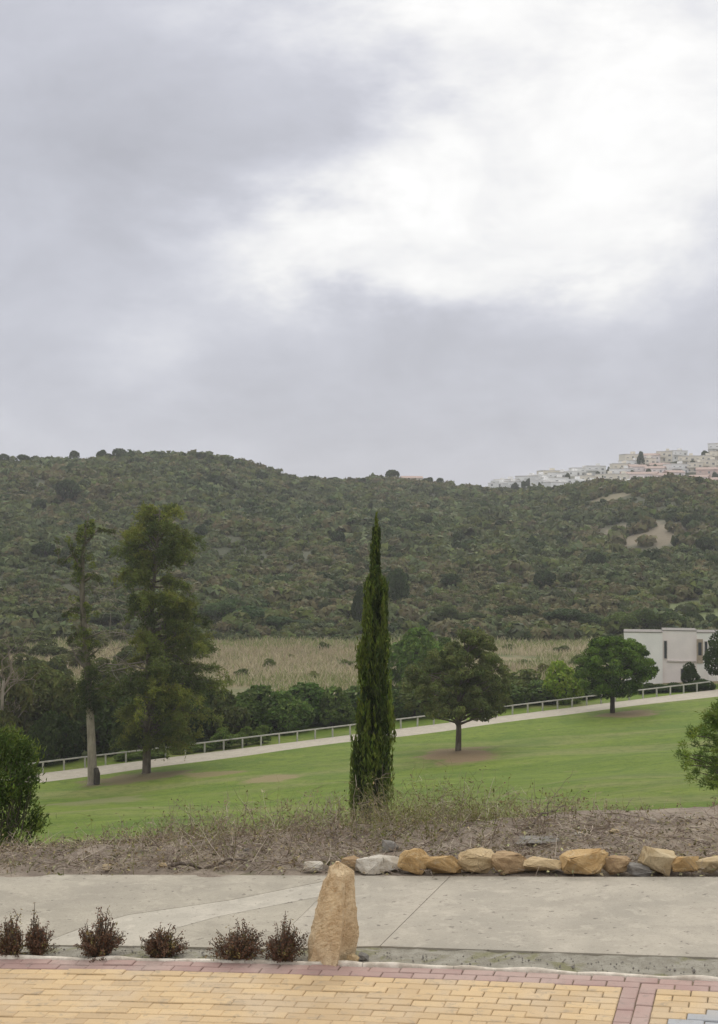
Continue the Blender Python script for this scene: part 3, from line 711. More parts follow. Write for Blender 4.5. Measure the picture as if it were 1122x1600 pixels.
# dark tall pine with loose crown
b2 = hit(229, 1208); D2 = b2[1]
def conifer(name, label, base, D, prof, trunk_px, tr, nb, seed, cols, skip=None):
    """trunk with whorls of limbs, each limb feathered with drooping sprays of needles"""
    rs = RS(seed); root = empty(name, tuple(base)); tag(root, label, 'tree'); T, C = Acc(), Acc(); k = D/F
    tp = np.array([local(at(x, y, D), base) for x, y in trunk_px]); tp[0, 2] = -.25; tp[:, 1] = 0; rad = np.linspace(tr[0], tr[1], len(tp))
    T.tube(tp, rad, 9); T.tube([tp[0]+[0, 0, .35], tp[0]], [tr[0]*1.05, tr[0]*1.55], 9)
    ys = np.array([p[0] for p in prof], float); cs = np.array([p[1] for p in prof], float); hs = np.array([p[2] for p in prof], float); zt = tp[:, 2]
    for i in range(nb):
        py = rs.uniform(ys[0]+4, ys[-1]); th = rs.uniform(0, 6.283); w = np.interp(py, ys, hs)*k*rs.uniform(.60, 1.08); c = np.interp(py, ys, cs)
        tip = local(at(c, py, D), base)+np.array([math.cos(th)*w, math.sin(th)*w, 0])
        if skip and skip(c+math.cos(th)*w/k, py, rs): continue
        rise = rs.uniform(-.12, .45)*w; z0 = np.clip(tip[2]-rise-.25, zt[0]+2.5, zt[-1]-.2); a = np.array([np.interp(z0, zt, tp[:, 0]), 0, z0])
        n = 9; f = np.linspace(0, 1, n)[:, None]; P = a+(tip-a)*f; P[:, 2] += .16*w*np.sin(f[:, 0]*math.pi)-.10*w*f[:, 0]**3; P[1:] += rs.normal(size=(n-1, 3))*.05*w
        T.tube(P, np.linspace(max(.03, .025*w), .012, n), 5)
        col = np.array(cols[rs.randint(len(cols))])*(1+.22*rs.uniform(-1, 1)); ns = int(10+w*7)
        for j in range(ns):                # sprays off the limb
            g = rs.uniform(.22, 1.0)**.8; q = P[0]+0; ii = g*(n-1); jj = min(int(ii), n-2); q = P[jj]+(P[jj+1]-P[jj])*(ii-jj)
            d = unit(unit(tip-a)*.5+rs.normal(size=3)*.75+np.array([0, 0, rs.choice([-.55, .35])])); ln = rs.uniform(.5, 1.25)*(1.15-.35*g); m = 15
            u = rs.uniform(0, 1, m)[:, None]; pts = q+d*ln*u+np.array([0, 0, -.35])*ln*u*u+rs.normal(size=(m, 3))*.10
            leaves(C, rs, pts, rs.normal(size=(m, 3)), rs.uniform(.22, .5, m), rs.uniform(.05, .11, m), col, .25, tang=d+rs.normal(size=(m, 3))*.45+np.array([0, 0, -.2]))
    T.build('trunk', 'bark', root, True); C.build('crown', 'leaf', root); return root
r2 = conifer('tall_pine', 'tall shaggy dark green pine with broad drooping crown and bare side branches', b2, D2,
    [(786, 252, 20), (806, 252, 46), (840, 250, 66), (900, 246, 72), (940, 252, 70), (985, 262, 80), (1030, 258, 100), (1080, 254, 100), (1125, 248, 88), (1165, 244, 56)],
    [(229, 1208), (230, 1130), (232, 1040), (238, 940), (246, 850), (250, 796)], (.42, .05), 200, 21, [(.078, .090, .030), (.088, .096, .030), (.120, .122, .034), (.052, .064, .024)],
    skip=lambda px, py, rs: (885 < py < 1060 and px < 205 and rs.uniform() < .9) or (870 < py < 960 and px > 290 and rs.uniform() < .6))
# its bare grey side branches
A = Acc(); rs = RS(3)
for (x0, y0, x1, y1) in [(236, 980, 160, 935), (238, 950, 170, 938), (236, 1000, 150, 990), (234, 1040, 155, 1042), (233, 1045, 163, 1050), (238, 960, 200, 1010), (236, 1000, 175, 995), (240, 930, 150, 920), (234, 1060, 165, 1020)]:
    a, e = at(x0, y0, D2)-b2, at(x1, y1, D2)-b2; e[1] = rs.uniform(-2.5, 1); limb(A, rs, a, e, .09, .02, 7, .06)
    for q in range(4):
        f = rs.uniform(.4, 1); s = a+(e-a)*f; limb(A, rs, s, s+rs.normal(size=3)*1.1, .035, .012, 4, .1, 4)
A.build('bare_branch', 'bark_pale', r2, True)

# slim half dead pine, foliage hugging the trunk
def slim_pine():
    b = hit(145, 1226); D = b[1]; rs = RS(9); root = empty('slim_pine', tuple(b)); tag(root, 'slim half bare pine with pale trunk and clumps hugging the stem', 'tree')
    T, C = Acc(), Acc(); q = [(145, 1226), (143, 1160), (140, 1100), (136, 1040), (131, 980), (128, 920), (129, 870), (134, 830), (138, 806)]
    P = np.array([at(x, y, D)-b for x, y in q]); P[:, 1] = 0; P[0, 2] = -.3
    T.tube(P[:4], [.46, .38, .34, .31], 9); U = Acc(); U.tube(P[2:], [.355, .31, .28, .24, .19, .12, .05], 9); T.tube([P[0]+[0, 0, .6], P[0]-[0, 0, .1]], [.45, .72], 9)
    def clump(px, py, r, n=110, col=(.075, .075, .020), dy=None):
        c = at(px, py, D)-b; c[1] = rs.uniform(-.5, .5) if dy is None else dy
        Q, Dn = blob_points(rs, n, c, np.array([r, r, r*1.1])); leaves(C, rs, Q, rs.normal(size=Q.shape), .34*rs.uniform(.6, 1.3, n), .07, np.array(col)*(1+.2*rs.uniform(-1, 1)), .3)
    xs = np.array([p[0] for p in q][::-1], float); ys = np.array([p[1] for p in q][::-1], float)
    for i in range(190):
        y = rs.uniform(812, 1100); x = np.interp(y, ys, xs)+rs.normal()*(6.5 if y < 1000 else 8)*(1.7 if i % 5 == 0 else 1)
        if mnoise.noise(Vector((y/19, .5, 0))) < -.22 and rs.uniform() < .8: continue
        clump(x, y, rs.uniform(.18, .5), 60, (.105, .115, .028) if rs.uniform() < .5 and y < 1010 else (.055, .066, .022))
    br = [((133, 850), (150, 828), (172, 832)), ((130, 880), (110, 868), (93, 882), (88, 845)), ((130, 895), (118, 870), (113, 850)), ((134, 1030), (150, 1018), (156, 1012)), ((134, 1045), (118, 1030), (110, 1012)), ((136, 1070), (120, 1085), (102, 1098)),
          ((135, 1048), (150, 1048), (170, 1060)), ((136, 1078), (158, 1075), (178, 1062)), ((130, 960), (115, 955), (100, 962)), ((129, 910), (146, 900), (158, 905)), ((132, 1000), (148, 992), (165, 985)), ((131, 985), (118, 990), (104, 1004)), ((140, 1095), (160, 1090), (178, 1100))]
    for s in br:
        p = np.array([at(x, y, D)-b for x, y in s]); p[:, 1] += np.linspace(0, rs.uniform(-1.5, 1.5), len(s)); U.tube(p, np.linspace(.12, .04, len(s)), 6)
        if s[0][1] < 900 or rs.uniform() < .6:
            for f in np.linspace(.55, 1, 4):
                i = f*(len(s)-1); j = min(int(i), len(s)-2); px = s[j][0]+(s[j+1][0]-s[j][0])*(i-j); py = s[j][1]+(s[j+1][1]-s[j][1])*(i-j); clump(px, py, rs.uniform(.18, .34), 55, (.05, .055, .018), p[-1][1]*f)
    for k in range(34):
        y = rs.uniform(840, 1090); x = np.interp(y, ys, xs); a = at(x, y, D)-b; a[1] = 0; th = rs.uniform(0, 6.283); ln = rs.uniform(.8, 2.4); e = a+np.array([math.cos(th)*ln, math.sin(th)*ln, rs.uniform(-.2, .7)]); limb(U, rs, a, e, .05, .012, 6, .08, 5)
        for q in range(2): g = a+(e-a)*rs.uniform(.4, 1); limb(U, rs, g, g+rs.normal(size=3)*.5, .02, .008, 4, .1, 4)
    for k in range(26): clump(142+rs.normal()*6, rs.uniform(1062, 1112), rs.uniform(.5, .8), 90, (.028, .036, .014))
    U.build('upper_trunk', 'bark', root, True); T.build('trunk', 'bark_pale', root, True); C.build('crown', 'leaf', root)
    S = Acc(); st = [at(152, 1224, D)-b, at(153, 1208, D)-b, at(151, 1199, D)-b]
    for i, s in enumerate(st): s[1] = -.35
    S.tube(st, [.30, .28, .22], 8); S.build('stump_sucker', 'bark_dark', root, True)
slim_pine()

# slender cypress
def cypress():
    D = 52.0; ctr = at(583, 1262, D); b = np.array([ctr[0], D, Hz(ctr[0], D)]); rs = RS(31); k = D/F
    root = empty('cypress', tuple(b)); tag(root, 'slender dark green columnar cypress rising alone on the slope', 'tree'); T, C = Acc(), Acc()
    top = at(588, 815, D)-b; T.tube([(0, 0, -.2), (0, 0, 3), (top[0]*.6, 0, 8), tuple(top)], [.22, .17, .1, .02], 8)
    prof = [(785, 588, 2), (800, 588, 5), (825, 588, 8.5), (896, 588, 9.5), (912, 588, 19), (985, 586, 22), (1000, 586, 29), (1060, 586, 32), (1100, 586, 31), (1150, 585, 35), (1200, 584, 34), (1260, 583, 36), (1290, 583, 32)]
    ys = np.array([p[0] for p in prof], float); cs = np.array([p[1] for p in prof], float); hs = np.array([p[2] for p in prof], float)
    spires = []
    for i in range(150):
        y1 = rs.uniform(0, 1)**.9*(1275-860)+860; ln = rs.uniform(45, 120)*min(1, .35+(y1-800)/350); th = rs.uniform(0, 6.283); spires.append((y1, y1-ln, th, rs.uniform(.55, 1.22), rs.uniform(.10, .26)))
    spires += [(1275, 1150, math.pi*1.06, 1.22, .17), (1280, 1160, math.pi*1.1, 1.12, .15), (1270, 1140, math.pi*.98, 1.05, .14), (1010, 905, math.pi, .85, .09), (1000, 912, math.pi*1.1, .95, .08), (1275, 1180, 0.1, 1.0, .2)]
    for (yb, yt, th, q, r) in spires:
        n = int(100*(yb-yt)/80)+30; f = rs.uniform(0, 1, n); y = yb+(yt-yb)*f; h = np.interp(y, ys, hs)*k*.86; c = np.interp(y, ys, cs)
        base = np.stack([at(cc, yy, D)-b for cc, yy in zip(c, y)]); r = min(r, float(h.mean())*.62); rad = r*np.sin(np.pi*np.clip(f*.85+.12, 0, 1))**.8; off = np.maximum(h*q-rad*.6, 0)
        a2 = rs.uniform(0, 6.283, n); o = np.stack([np.cos(a2), np.sin(a2), np.zeros(n)], -1)
        P = base+np.stack([np.cos(th)*off, np.sin(th)*off, np.zeros(n)], -1)+o*(rad*rs.uniform(.5, 1.05, n))[:, None]
        gapk = np.array([mnoise.noise(Vector(tuple(q*np.array([2.2, 2.2, .9])))) for q in P]) > -.30; P = P[gapk]; o = o[gapk]; n = len(P)
        col = np.array((.088, .102, .026) if rs.uniform() < .6 else (.044, .056, .018))*(1+.25*rs.uniform(-1, 1))
        tg = np.array([0, 0, 1.0])+rs.normal(size=(n, 3))*.22+o*.25
        leaves(C, rs, P, o+rs.normal(size=(n, 3))*.35, rs.uniform(.16, .34, n), rs.uniform(.04, .08, n), col, .3, tang=tg)
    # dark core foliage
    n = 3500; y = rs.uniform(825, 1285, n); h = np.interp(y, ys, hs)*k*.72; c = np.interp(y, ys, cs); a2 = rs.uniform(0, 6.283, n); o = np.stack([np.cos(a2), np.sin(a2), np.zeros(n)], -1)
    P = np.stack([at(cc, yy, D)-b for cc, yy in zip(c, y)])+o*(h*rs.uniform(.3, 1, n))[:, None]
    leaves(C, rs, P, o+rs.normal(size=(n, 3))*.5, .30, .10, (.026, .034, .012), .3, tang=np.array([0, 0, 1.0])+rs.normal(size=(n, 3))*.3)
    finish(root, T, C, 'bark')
cypress()

# round topped pine on the lawn
b4 = hit(716, 1173); D4 = b4[1]
env_tree('lawn_pine', 'spreading olive green pine with ragged round crown on bare brown soil', b4,
    [(988, 735, 22), (1005, 732, 52), (1030, 722, 78), (1055, 716, 88), (1080, 714, 90), (1100, 716, 88), (1116, 718, 70)], D4, 230, 130, .40, .13, (.105, .112, .050), 41,
    [(716, 1173), (717, 1140), (716, 1105), (720, 1060), (728, 1015)], (.30, .10), (.7, 1.7), .25, limbs=80, droop=.15, shell=.45, two=(.066, .076, .032))
# dense umbrella pine beside the path
b5 = hit(957, 1114); D5 = b5[1]
env_tree('umbrella_pine', 'dense bright green umbrella pine with smooth dome crown beside path', b5,
    [(1000, 958, 28), (1010, 960, 46), (1025, 962, 60), (1042, 963, 66), (1060, 962, 66), (1074, 960, 52), (1086, 958, 24)], D5, 170, 150, .40, .14, (.080, .120, .026), 51,
    [(957, 1114), (957, 1090), (958, 1065), (960, 1030)], (.30, .12), (.9, 1.9), .35, limbs=40, shell=.62, tmat='bark_dark', two=(.04, .064, .016))

# young pine partly in view on the slope at the right, needles in tufts
def young_pine():
    D = 41.0; X = at(1168, 1200, D)[0]; b = np.array([X, D, Hz(X, D)]); rs = RS(61); k = D/F
    root = empty('young_pine', tuple(b)); tag(root, 'young pine with tufted yellow green needles leaning into view at lawn edge', 'tree'); T, C = Acc(), Acc()
    top = at(1165, 1085, D)-b; T.tube([(0, 0, -.2), (.05, 0, top[2]*.5), (top[0], 0, top[2])], [.13, .09, .02], 8)
    prof = [(1082, 1165, 14), (1110, 1162, 50), (1140, 1162, 78), (1170, 1160, 96), (1195, 1160, 108), (1218, 1160, 80), (1232, 1160, 50)]
    ys = np.array([p[0] for p in prof], float); cs = np.array([p[1] for p in prof], float); hs = np.array([p[2] for p in prof], float)
    for i in range(330):
        y = rs.uniform(1085, 1232); w = np.interp(y, ys, hs)*k; th = rs.uniform(0, 6.283); q = w*(.45+.55*rs.uniform()**.6)
        c = at(np.interp(y, ys, cs), y, D)-b+np.array([math.cos(th)*q, math.sin(th)*q, 0])
        if mnoise.noise(Vector(tuple(c*1.3))) < -.28: continue
        n = 62; out = np.array([math.cos(th), math.sin(th), .55]); d = unit(rs.normal(size=(n, 3))+out*.8); ln = rs.uniform(.10, .22, n); st = c+rs.normal(size=(n, 3))*.06
        col = np.array((.11, .135, .028) if rs.uniform() < .4 else (.055, .078, .020))*(1+.25*rs.uniform(-1, 1))
        leaves(C, rs, st+d*ln[:, None]*.5, rs.normal(size=(n, 3)), ln, .022, col, .25, tang=d)
        if i % 2 == 0: a = np.array([0, 0, max(.5, c[2]-.35*q)]); limb(T, rs, a, c, .03, .010, 5, .06, 5)
    finish(root, T, C, 'bark')
young_pine()

# upright bush at the left edge on the slope
def upright_bush():
    D = 29.0; X = at(2, 1300, D)[0]; b = np.array([X, D, Hz(X, D)]); rs = RS(71); k = D/F
    root = empty('upright_bush', tuple(b)); tag(root, 'leafy green bush with upright sprays growing beyond the dry weeds', 'bush'); T, C = Acc(), Acc()
    prof = [(1142, 5, 14), (1160, 4, 42), (1190, 2, 58), (1225, 0, 58), (1260, 2, 60), (1290, 5, 66), (1315, 4, 66), (1345, 2, 60)]
    ys = np.array([p[0] for p in prof], float); cs = np.array([p[1] for p in prof], float); hs = np.array([p[2] for p in prof], float)
    for i in range(300):
        y = rs.uniform(1146, 1340); w = np.interp(y, ys, hs)*k; th = rs.uniform(0, 6.283); q = max(w-.08, .02)*(.4+.6*rs.uniform()**.5)
        c = at(np.interp(y, ys, cs), y, D)-b+np.array([math.cos(th)*q, math.sin(th)*q, 0])
        if mnoise.noise(Vector(tuple(c*1.7+5))) < -.25: continue
        n = 46; out = np.array([math.cos(th)*.5, math.sin(th)*.5, 1.0]); d = unit(rs.normal(size=(n, 3))*.55+out); st = c+rs.normal(size=(n, 3))*.09; ln = rs.uniform(.07, .17, n)
        col = np.array((.080, .098, .026) if rs.uniform() < .45 else (.045, .062, .020))*(1+.25*rs.uniform(-1, 1))
        leaves(C, rs, st+d*ln[:, None]*.5, rs.normal(size=(n, 3)), ln, .034, col, .25, tang=d)
        if i % 3 == 0: limb(T, rs, (rs.normal()*.1, rs.normal()*.1, -.1), c, .022, .006, 6, -.05, 4)
    T.build('stem', 'bark', root, True); C.build('foliage', 'leaf', root)
upright_bush()

# leafless pale tree at the left edge
def bare_tree():
    b = hit(2, 1196); D = b[1]; rs = RS(81); root = empty('bare_tree', tuple(b)); tag(root, 'leafless pale tree with twisting branches at the wood edge', 'tree'); T, B = Acc(), Acc()
    tr = np.array([at(x, y, D)-b for x, y in [(2, 1196), (4, 1150), (3, 1105), (6, 1060)]]); tr[:, 1] = 0; tr[0, 2] = -.2; T.tube(tr, [.26, .21, .17, .12], 8)
    def grow(p, d, ln, r, lev):
        n = 5; pts = [p]
        for i in range(n-1): d = unit(d+rs.normal(size=3)*.24); pts.append(pts[-1]+d*ln/(n-1))
        B.tube(pts, np.linspace(r, r*.55, n), 5)
        if lev < 4:
            for j in range(rs.randint(2, 4)):
                i = rs.randint(1, n); grow(pts[i], unit(d+rs.normal(size=3)*.75+np.array([0, 0, .12])), ln*rs.uniform(.5, .78), r*.55, lev+1)
    for i in range(9):
        f = rs.uniform(.35, 1); p = tr[0]+(tr[-1]-tr[0])*f; th = rs.uniform(0, 6.283); grow(p, unit(np.array([math.cos(th), math.sin(th)*.7, .7])), rs.uniform(2.2, 4), .09, 1)
    T.build('trunk', 'bark_pale', root, True); B.build('branches', 'dead_wood', root, True)
bare_tree()

# ------------------------------------------------------------------ bushes and trees copied from prototypes
def detailed_bush(name, label, seed, n, color, lsize, lobes, cat='bush', trunk=False, flat=1.0, lift=0.0, var=.3, lw=.55, spread=.6, lr=(.32, .5)):
    rs = RS(seed); root = empty(name, (0, 0, -500)); C, T = Acc(), Acc(); P, D = bush_proto(seed, n, lobes, flat=flat, spread=spread, lr=lr); P = P.copy(); P[:, 2] += lift
    nz = np.array([mnoise.noise(Vector(tuple(p*3.1+seed))) for p in P]); keep = nz > -.35; P, D = P[keep], D[keep]
    shade = 1+.0*nz[keep]; tone = np.array([mnoise.noise(Vector(tuple(p*1.6+seed+9))) for p in P])
    col = np.array(color)[None, :]*(1+.35*tone[:, None])
    leaves(C, rs, P, D+rs.normal(size=P.shape)*.5, lsize*rs.uniform(.6, 1.4, len(P)), lsize*lw, col, var)
    hgt = P[:, 2].max(); T.tube([(0, 0, -.15), (.02, 0, hgt*.35), (0, .02, hgt*.65)], [.09, .07, .03], 6)
    for i in rs.permutation(len(P))[:10]: limb(T, rs, (0, 0, hgt*rs.uniform(.15, .4)), P[i]*.9, .035, .01, 5, .05, 5)
    T.build('trunk' if trunk else 'stem', 'bark_dark', root, True); C.build('crown' if trunk else 'foliage', 'leaf', root)
    return root
PR = {'dense': detailed_bush('hedge_bush', '', 201, 3400, (.050, .064, .024), .15, 16), 'loose': detailed_bush('hedge_bush', '', 202, 2600, (.060, .068, .030), .17, 22, spread=.75, lr=(.2, .36)),
      'tall': detailed_bush('wood_tree', '', 203, 3200, (.044, .054, .022), .15, 16, trunk=True, flat=1.5, lift=.45), 'tree': detailed_bush('wood_tree', '', 204, 3400, (.055, .066, .028), .14, 20, trunk=True, lift=.55, spread=.7),
      'far': detailed_bush('hill_tree', '', 205, 900, (.046, .056, .030), .26, 10, trunk=True, lift=.25), 'far2': detailed_bush('hill_tree', '', 206, 900, (.050, .058, .032), .26, 14, trunk=True, lift=.15, flat=.8)}
PH = {}
for k, r in PR.items():
    c = [ch for ch in r.children if ch.name.split('.')[0] in ('crown', 'foliage')][0]
    v = np.empty(len(c.data.vertices)*3, np.float32); c.data.vertices.foreach_get('co', v); v = v.reshape(-1, 3); PH[k] = (v[:, 2].max(), max(np.abs(v[:, 0]).max(), .1))
rp = random.Random(17)
def plant(kind, name, px, D, hw, ytop, color, label, cat, group=None, ybase=None, sy=None):
    o = copy_tree(PR[kind]); o.name = name; x = at(px, 1000, D)[0]; z = float(Hz(x, D)); top = at(px, ytop, D)[2]
    o.location = (x, D, z); h, w = PH[kind]; s = hw*D/F/w; o.scale = (s, s if sy is None else s*sy, max((top-z)/h, .1)); o.rotation_euler = (0, 0, rp.uniform(0, 6.28))
    if sy is None: o.scale = (s, s, o.scale[2])
    for ch in o.children: ch.color = (*color, 1)
    o.color = (*color, 1); tag(o, label, cat, group); return o
def fence_D(px):   # distance of the fence line at a photo column
    lo, hi = 60.0, 260.0
    a = (px-CX)/F
    for _ in range(50):
        m = (lo+hi)/2
        if m < path_y(a*m)+3.0: lo = m
        else: hi = m
    return lo
HEDGE = [ # px, extra distance behind fence, half width px, top y, prototype, tint, label
    (-30, 12, 60, 1045, 'tall', (.9, .9, .85)), (22, 9, 52, 1062, 'loose', (1.15, 1.0, .95)), (60, 14, 62, 1035, 'tree', (1.25, 1.12, 1.0)), (112, 9, 50, 1052, 'loose', (1.0, .95, .85)), (165, 8, 52, 1062, 'dense', (.72, .78, .72)),
    (205, 13, 55, 1050, 'tall', (.75, .8, .7)), (262, 9, 58, 1062, 'dense', (.62, .7, .6)), (318, 11, 55, 1060, 'tall', (.72, .78, .66)), (352, 7, 42, 1075, 'loose', (.85, .85, .75)), (396, 10, 50, 1066, 'dense', (.8, .9, .75)), (440, 8, 40, 1078, 'dense', (.95, 1.1, .8)),
    (478, 12, 50, 1062, 'dense', (.75, .95, .72)), (520, 8, 40, 1070, 'loose', (.85, 1.0, .75)), (556, 11, 48, 1068, 'dense', (.8, .92, .75)), (604, 9, 42, 1064, 'dense', (.75, .85, .7)), (645, 9, 50, 1056, 'loose', (.8, .85, .7)),
    (690, 12, 55, 1050, 'dense', (.7, .8, .65)), (742, 9, 50, 1060, 'loose', (.8, .82, .7)), (785, 9, 42, 1058, 'dense', (.85, .9, .75)), (820, 12, 46, 1044, 'loose', (.95, .95, .8)), (852, 8, 40, 1062, 'dense', (.85, .95, .75)), (905, 9, 42, 1064, 'dense', (.7, .82, .62)), (945, 10, 40, 1062, 'loose', (.8, .9, .7)),
    (70, 5, 30, 1108, 'dense', (.55, .6, .5)), (104, 6, 26, 1112, 'dense', (.5, .58, .48)),
    (1000, 8, 34, 1068, 'dense', (.9, 1.0, .8)), (1034, 6, 30, 1070, 'loose', (.85, .95, .8))]
HLAB = ['dark tree in the thicket beyond the leafless pale tree',
    'grey brown loose bush in the thicket beside the leafless pale tree',
    'broad brownish tree in the thicket between leafless tree and slim pine',
    'loose olive bush in the thicket just behind the slim pine',
    'dark bush in the thicket between the slim pine and tall shaggy pine',
    'dark tree in the thicket showing between the two tall pines',
    'darkest bush in the thicket right behind the tall shaggy pine',
    'dark tree in the thicket beside the tall shaggy pine, cypress side',
    'loose low bush in the thicket above the bright leafy plants',
    'rounded dark bush in the thicket, second from tall shaggy pine towards cypress',
    'small greener bush in the thicket midway between tall shaggy pine and cypress',
    'fresh green rounded bush in the thicket, third from cypress towards tall pine',
    'loose green bush in the thicket, next to cypress on tall pine side',
    'dark bush in the thicket directly behind the cypress',
    'dark bush in the thicket, next to cypress on lawn pine side',
    'loose bush in the thicket below the round bright green tree',
    'dark bush in the thicket behind the spreading lawn pine, on its cypress side',
    'loose bush in the thicket right behind the spreading lawn pine trunk',
    'dark bush in the thicket beside the lawn pine, umbrella pine side',
    'pale loose bush in the thicket between lawn pine and lime bush',
    'dark bush in the thicket touching the lime green bush, lawn pine side',
    'dark bush in the thicket between lime bush and umbrella pine',
    'loose dark bush in the thicket right behind the umbrella pine',
    'very dark low bush under the broad brownish tree of the thicket',
    'very dark low bush at the thicket foot closest to slim pine trunk',
    'green rounded bush in the thicket between umbrella pine and pale house',
    'loose bush in the thicket below the pale house, beside the railing']
for i, (px, e, hw, yt, kd, tint) in enumerate(HEDGE):
    tint = tuple(c*(1.0 if px < 360 else 1.35) for c in tint); nm = 'wood_tree' if kd in ('tall', 'tree') else 'hedge_bush'
    lab = HLAB[i]
    plant(kd, nm, px, fence_D(px)+e, hw, yt, tint, lab, 'tree' if nm == 'wood_tree' else 'bush', 'thicket behind the path railing')
plant('dense', 'lime_bush', 880, fence_D(880)+5, 32, 1030, (2.6, 2.6, 1.2), 'bright lime green bush beside the dense umbrella pine', 'bush')
plant('dense', 'round_tree', 648, 196, 46, 977, (1.25, 1.5, .95), 'round bright green tree beyond the hedge between cypress and lawn pine', 'tree')
plant('dense', 'round_tree', 690, 205, 30, 992, (.9, 1.05, .8), 'smaller dark round tree beside the round bright green one', 'tree')
for (px, yt, hw, lab) in [(350, 1136, 26, 'low bright green leafy plant behind the railing at the thicket foot'), (320, 1160, 22, 'low bright green leafy plant behind the railing at the thicket foot'), (285, 1166, 26, 'low bright green leafy plant behind the railing at the thicket foot'), (235, 1170, 30, 'low bright green leafy plant behind the railing at the thicket foot'), (195, 1172, 22, 'low bright green leafy plant behind the railing at the thicket foot'), (410, 1132, 18, 'low bright green leafy plant behind the railing at the thicket foot'), (385, 1134, 16, 'low bright green leafy plant behind the railing at the thicket foot')]:
    plant('loose', 'low_plant', px, fence_D(px)+2.2, hw, yt, (1.25, 1.5, .9), lab, 'plant', 'low plants along the railing')
# beside the house
plant('tall', 'dark_shrub', 1078, 176, 17, 1034, (.55, .66, .6), 'dark conical shrub against the pale house front', 'bush')
plant('tall', 'dark_shrub', 1126, 178, 26, 985, (.6, .75, .62), 'tall dark shrub at the outside stair of the pale house', 'bush')
for px, yt in [(1010, 1066), (1035, 1068), (1055, 1066), (1085, 1062), (1102, 1060)]:
    plant('dense', 'low_shrub', px, 174.5, 17, yt, (.62, .75, .6), 'low dark shrub growing under the pale house wall', 'bush', 'shrubs under the house wall')
# trees one can tell apart at the foot of the hill
FOOT = [(350, 300, 32, 938, 'tree', (.85, 1.05, 1.0)), (392, 304, 34, 946, 'dense', (.75, .98, 1.0)), (430, 296, 26, 962, 'tree', (.7, .9, .9)), (330, 312, 30, 958, 'dense', (.7, .85, .8)), (510, 292, 20, 985, 'dense', (1.4, 1.4, 1.35)), (470, 300, 22, 968, 'tree', (.75, .9, .85)),
        (562, 296, 15, 915, 'tall', (.55, .65, .55)), (740, 300, 30, 955, 'tree', (.9, .95, .85)), (775, 296, 26, 962, 'dense', (.8, .9, .8)), (835, 292, 26, 975, 'dense', (1.5, 1.45, 1.5)), (810, 305, 34, 945, 'tree', (.75, .82, .75)), (880, 300, 34, 950, 'tree', (.55, .7, .6)), (915, 298, 26, 958, 'dense', (.6, .72, .62)),
        (970, 290, 30, 955, 'tree', (1.25, 1.35, .9)), (1010, 292, 28, 950, 'tree', (1.0, 1.15, .85)), (1045, 296, 26, 955, 'dense', (.85, .95, .8)), (1085, 300, 16, 955, 'dense', (.6, .7, .6)), (620, 330, 20, 885, 'dense', (.6, .72, .68)), (700, 300, 26, 945, 'tree', (.85, .9, .85)), (590, 298, 24, 958, 'tree', (.8, .85, .8)), (290, 300, 30, 950, 'tree', (.8, .85, .8)), (60, 300, 40, 945, 'tree', (1.0, .95, .9)), (20, 296, 36, 968, 'dense', (.8, .85, .8)), (110, 292, 36, 972, 'tree', (.95, .9, .85)), (165, 300, 34, 955, 'dense', (.8, .82, .75))]
for (px, D, hw, yt, kd, tint) in FOOT:
    plant(kd, 'foothill_tree', px, D, hw, yt, tint, ('dark slim tree at the foot of the hill behind the cypress' if kd == 'tall' else 'pale silvery grey bushy tree at the foot of the hill' if tint[0] > 1.3 else 'yellowish green tree at the foot of the hill behind the pale house' if tint[0] > 1.1 or tint[1] > 1.12 else 'very dark tree at the foot of the hill' if tint[0] < .66 else 'rounded grey green tree at the foot of the scrubby hill'), 'tree', 'trees at the foot of the hill')
for i, (px, D, hw, yt) in enumerate([(-10, 205, 40, 1012), (40, 212, 40, 1020), (85, 200, 36, 1024), (120, 225, 34, 1012), (165, 205, 38, 1026), (205, 230, 34, 1008), (270, 215, 40, 1022), (20, 250, 36, 995), (75, 245, 34, 1000), (140, 260, 34, 990), (300, 240, 26, 1010), (235, 255, 34, 998), (180, 275, 34, 982), (55, 275, 34, 985), (310, 262, 24, 1000)]):
    plant('loose', 'valley_shrub', px, D, hw, yt, [(1.3, 1.15, 1.1), (1.1, 1.05, .9), (.95, .95, .85)][i % 3], 'brownish olive shrub on the valley floor behind the two tall pines', 'bush', 'shrubs behind the tall pines')
for i, (px, D, hw, yt) in enumerate([(420, 226, 13, 1028), (505, 262, 12, 1002), (455, 245, 9, 1022), (540, 230, 14, 1030), (820, 235, 14, 1030), (850, 215, 18, 1036), (795, 262, 12, 1006), (880, 255, 16, 1008), (760, 222, 16, 1030), (905, 228, 18, 1022), (380, 214, 14, 1044), (490, 212, 12, 1048)]):
    plant('loose', 'reed_shrub', px, D, hw, yt, [(1.3, 1.35, 1.0), (1.0, 1.1, .85), (1.5, 1.35, 1.0)][i % 3], 'small olive shrub standing in the dry reed bed', 'bush', 'shrubs in the reed bed')
for (px, yt, hw) in [(1070, 905, 24), (1102, 908, 24)]:
    plant('tree', 'spreading_pine', px, 345, hw, yt, (.5, .62, .52), 'dark spreading pine above the small bright green clearing on the hill', 'tree', 'pines above the clearing')
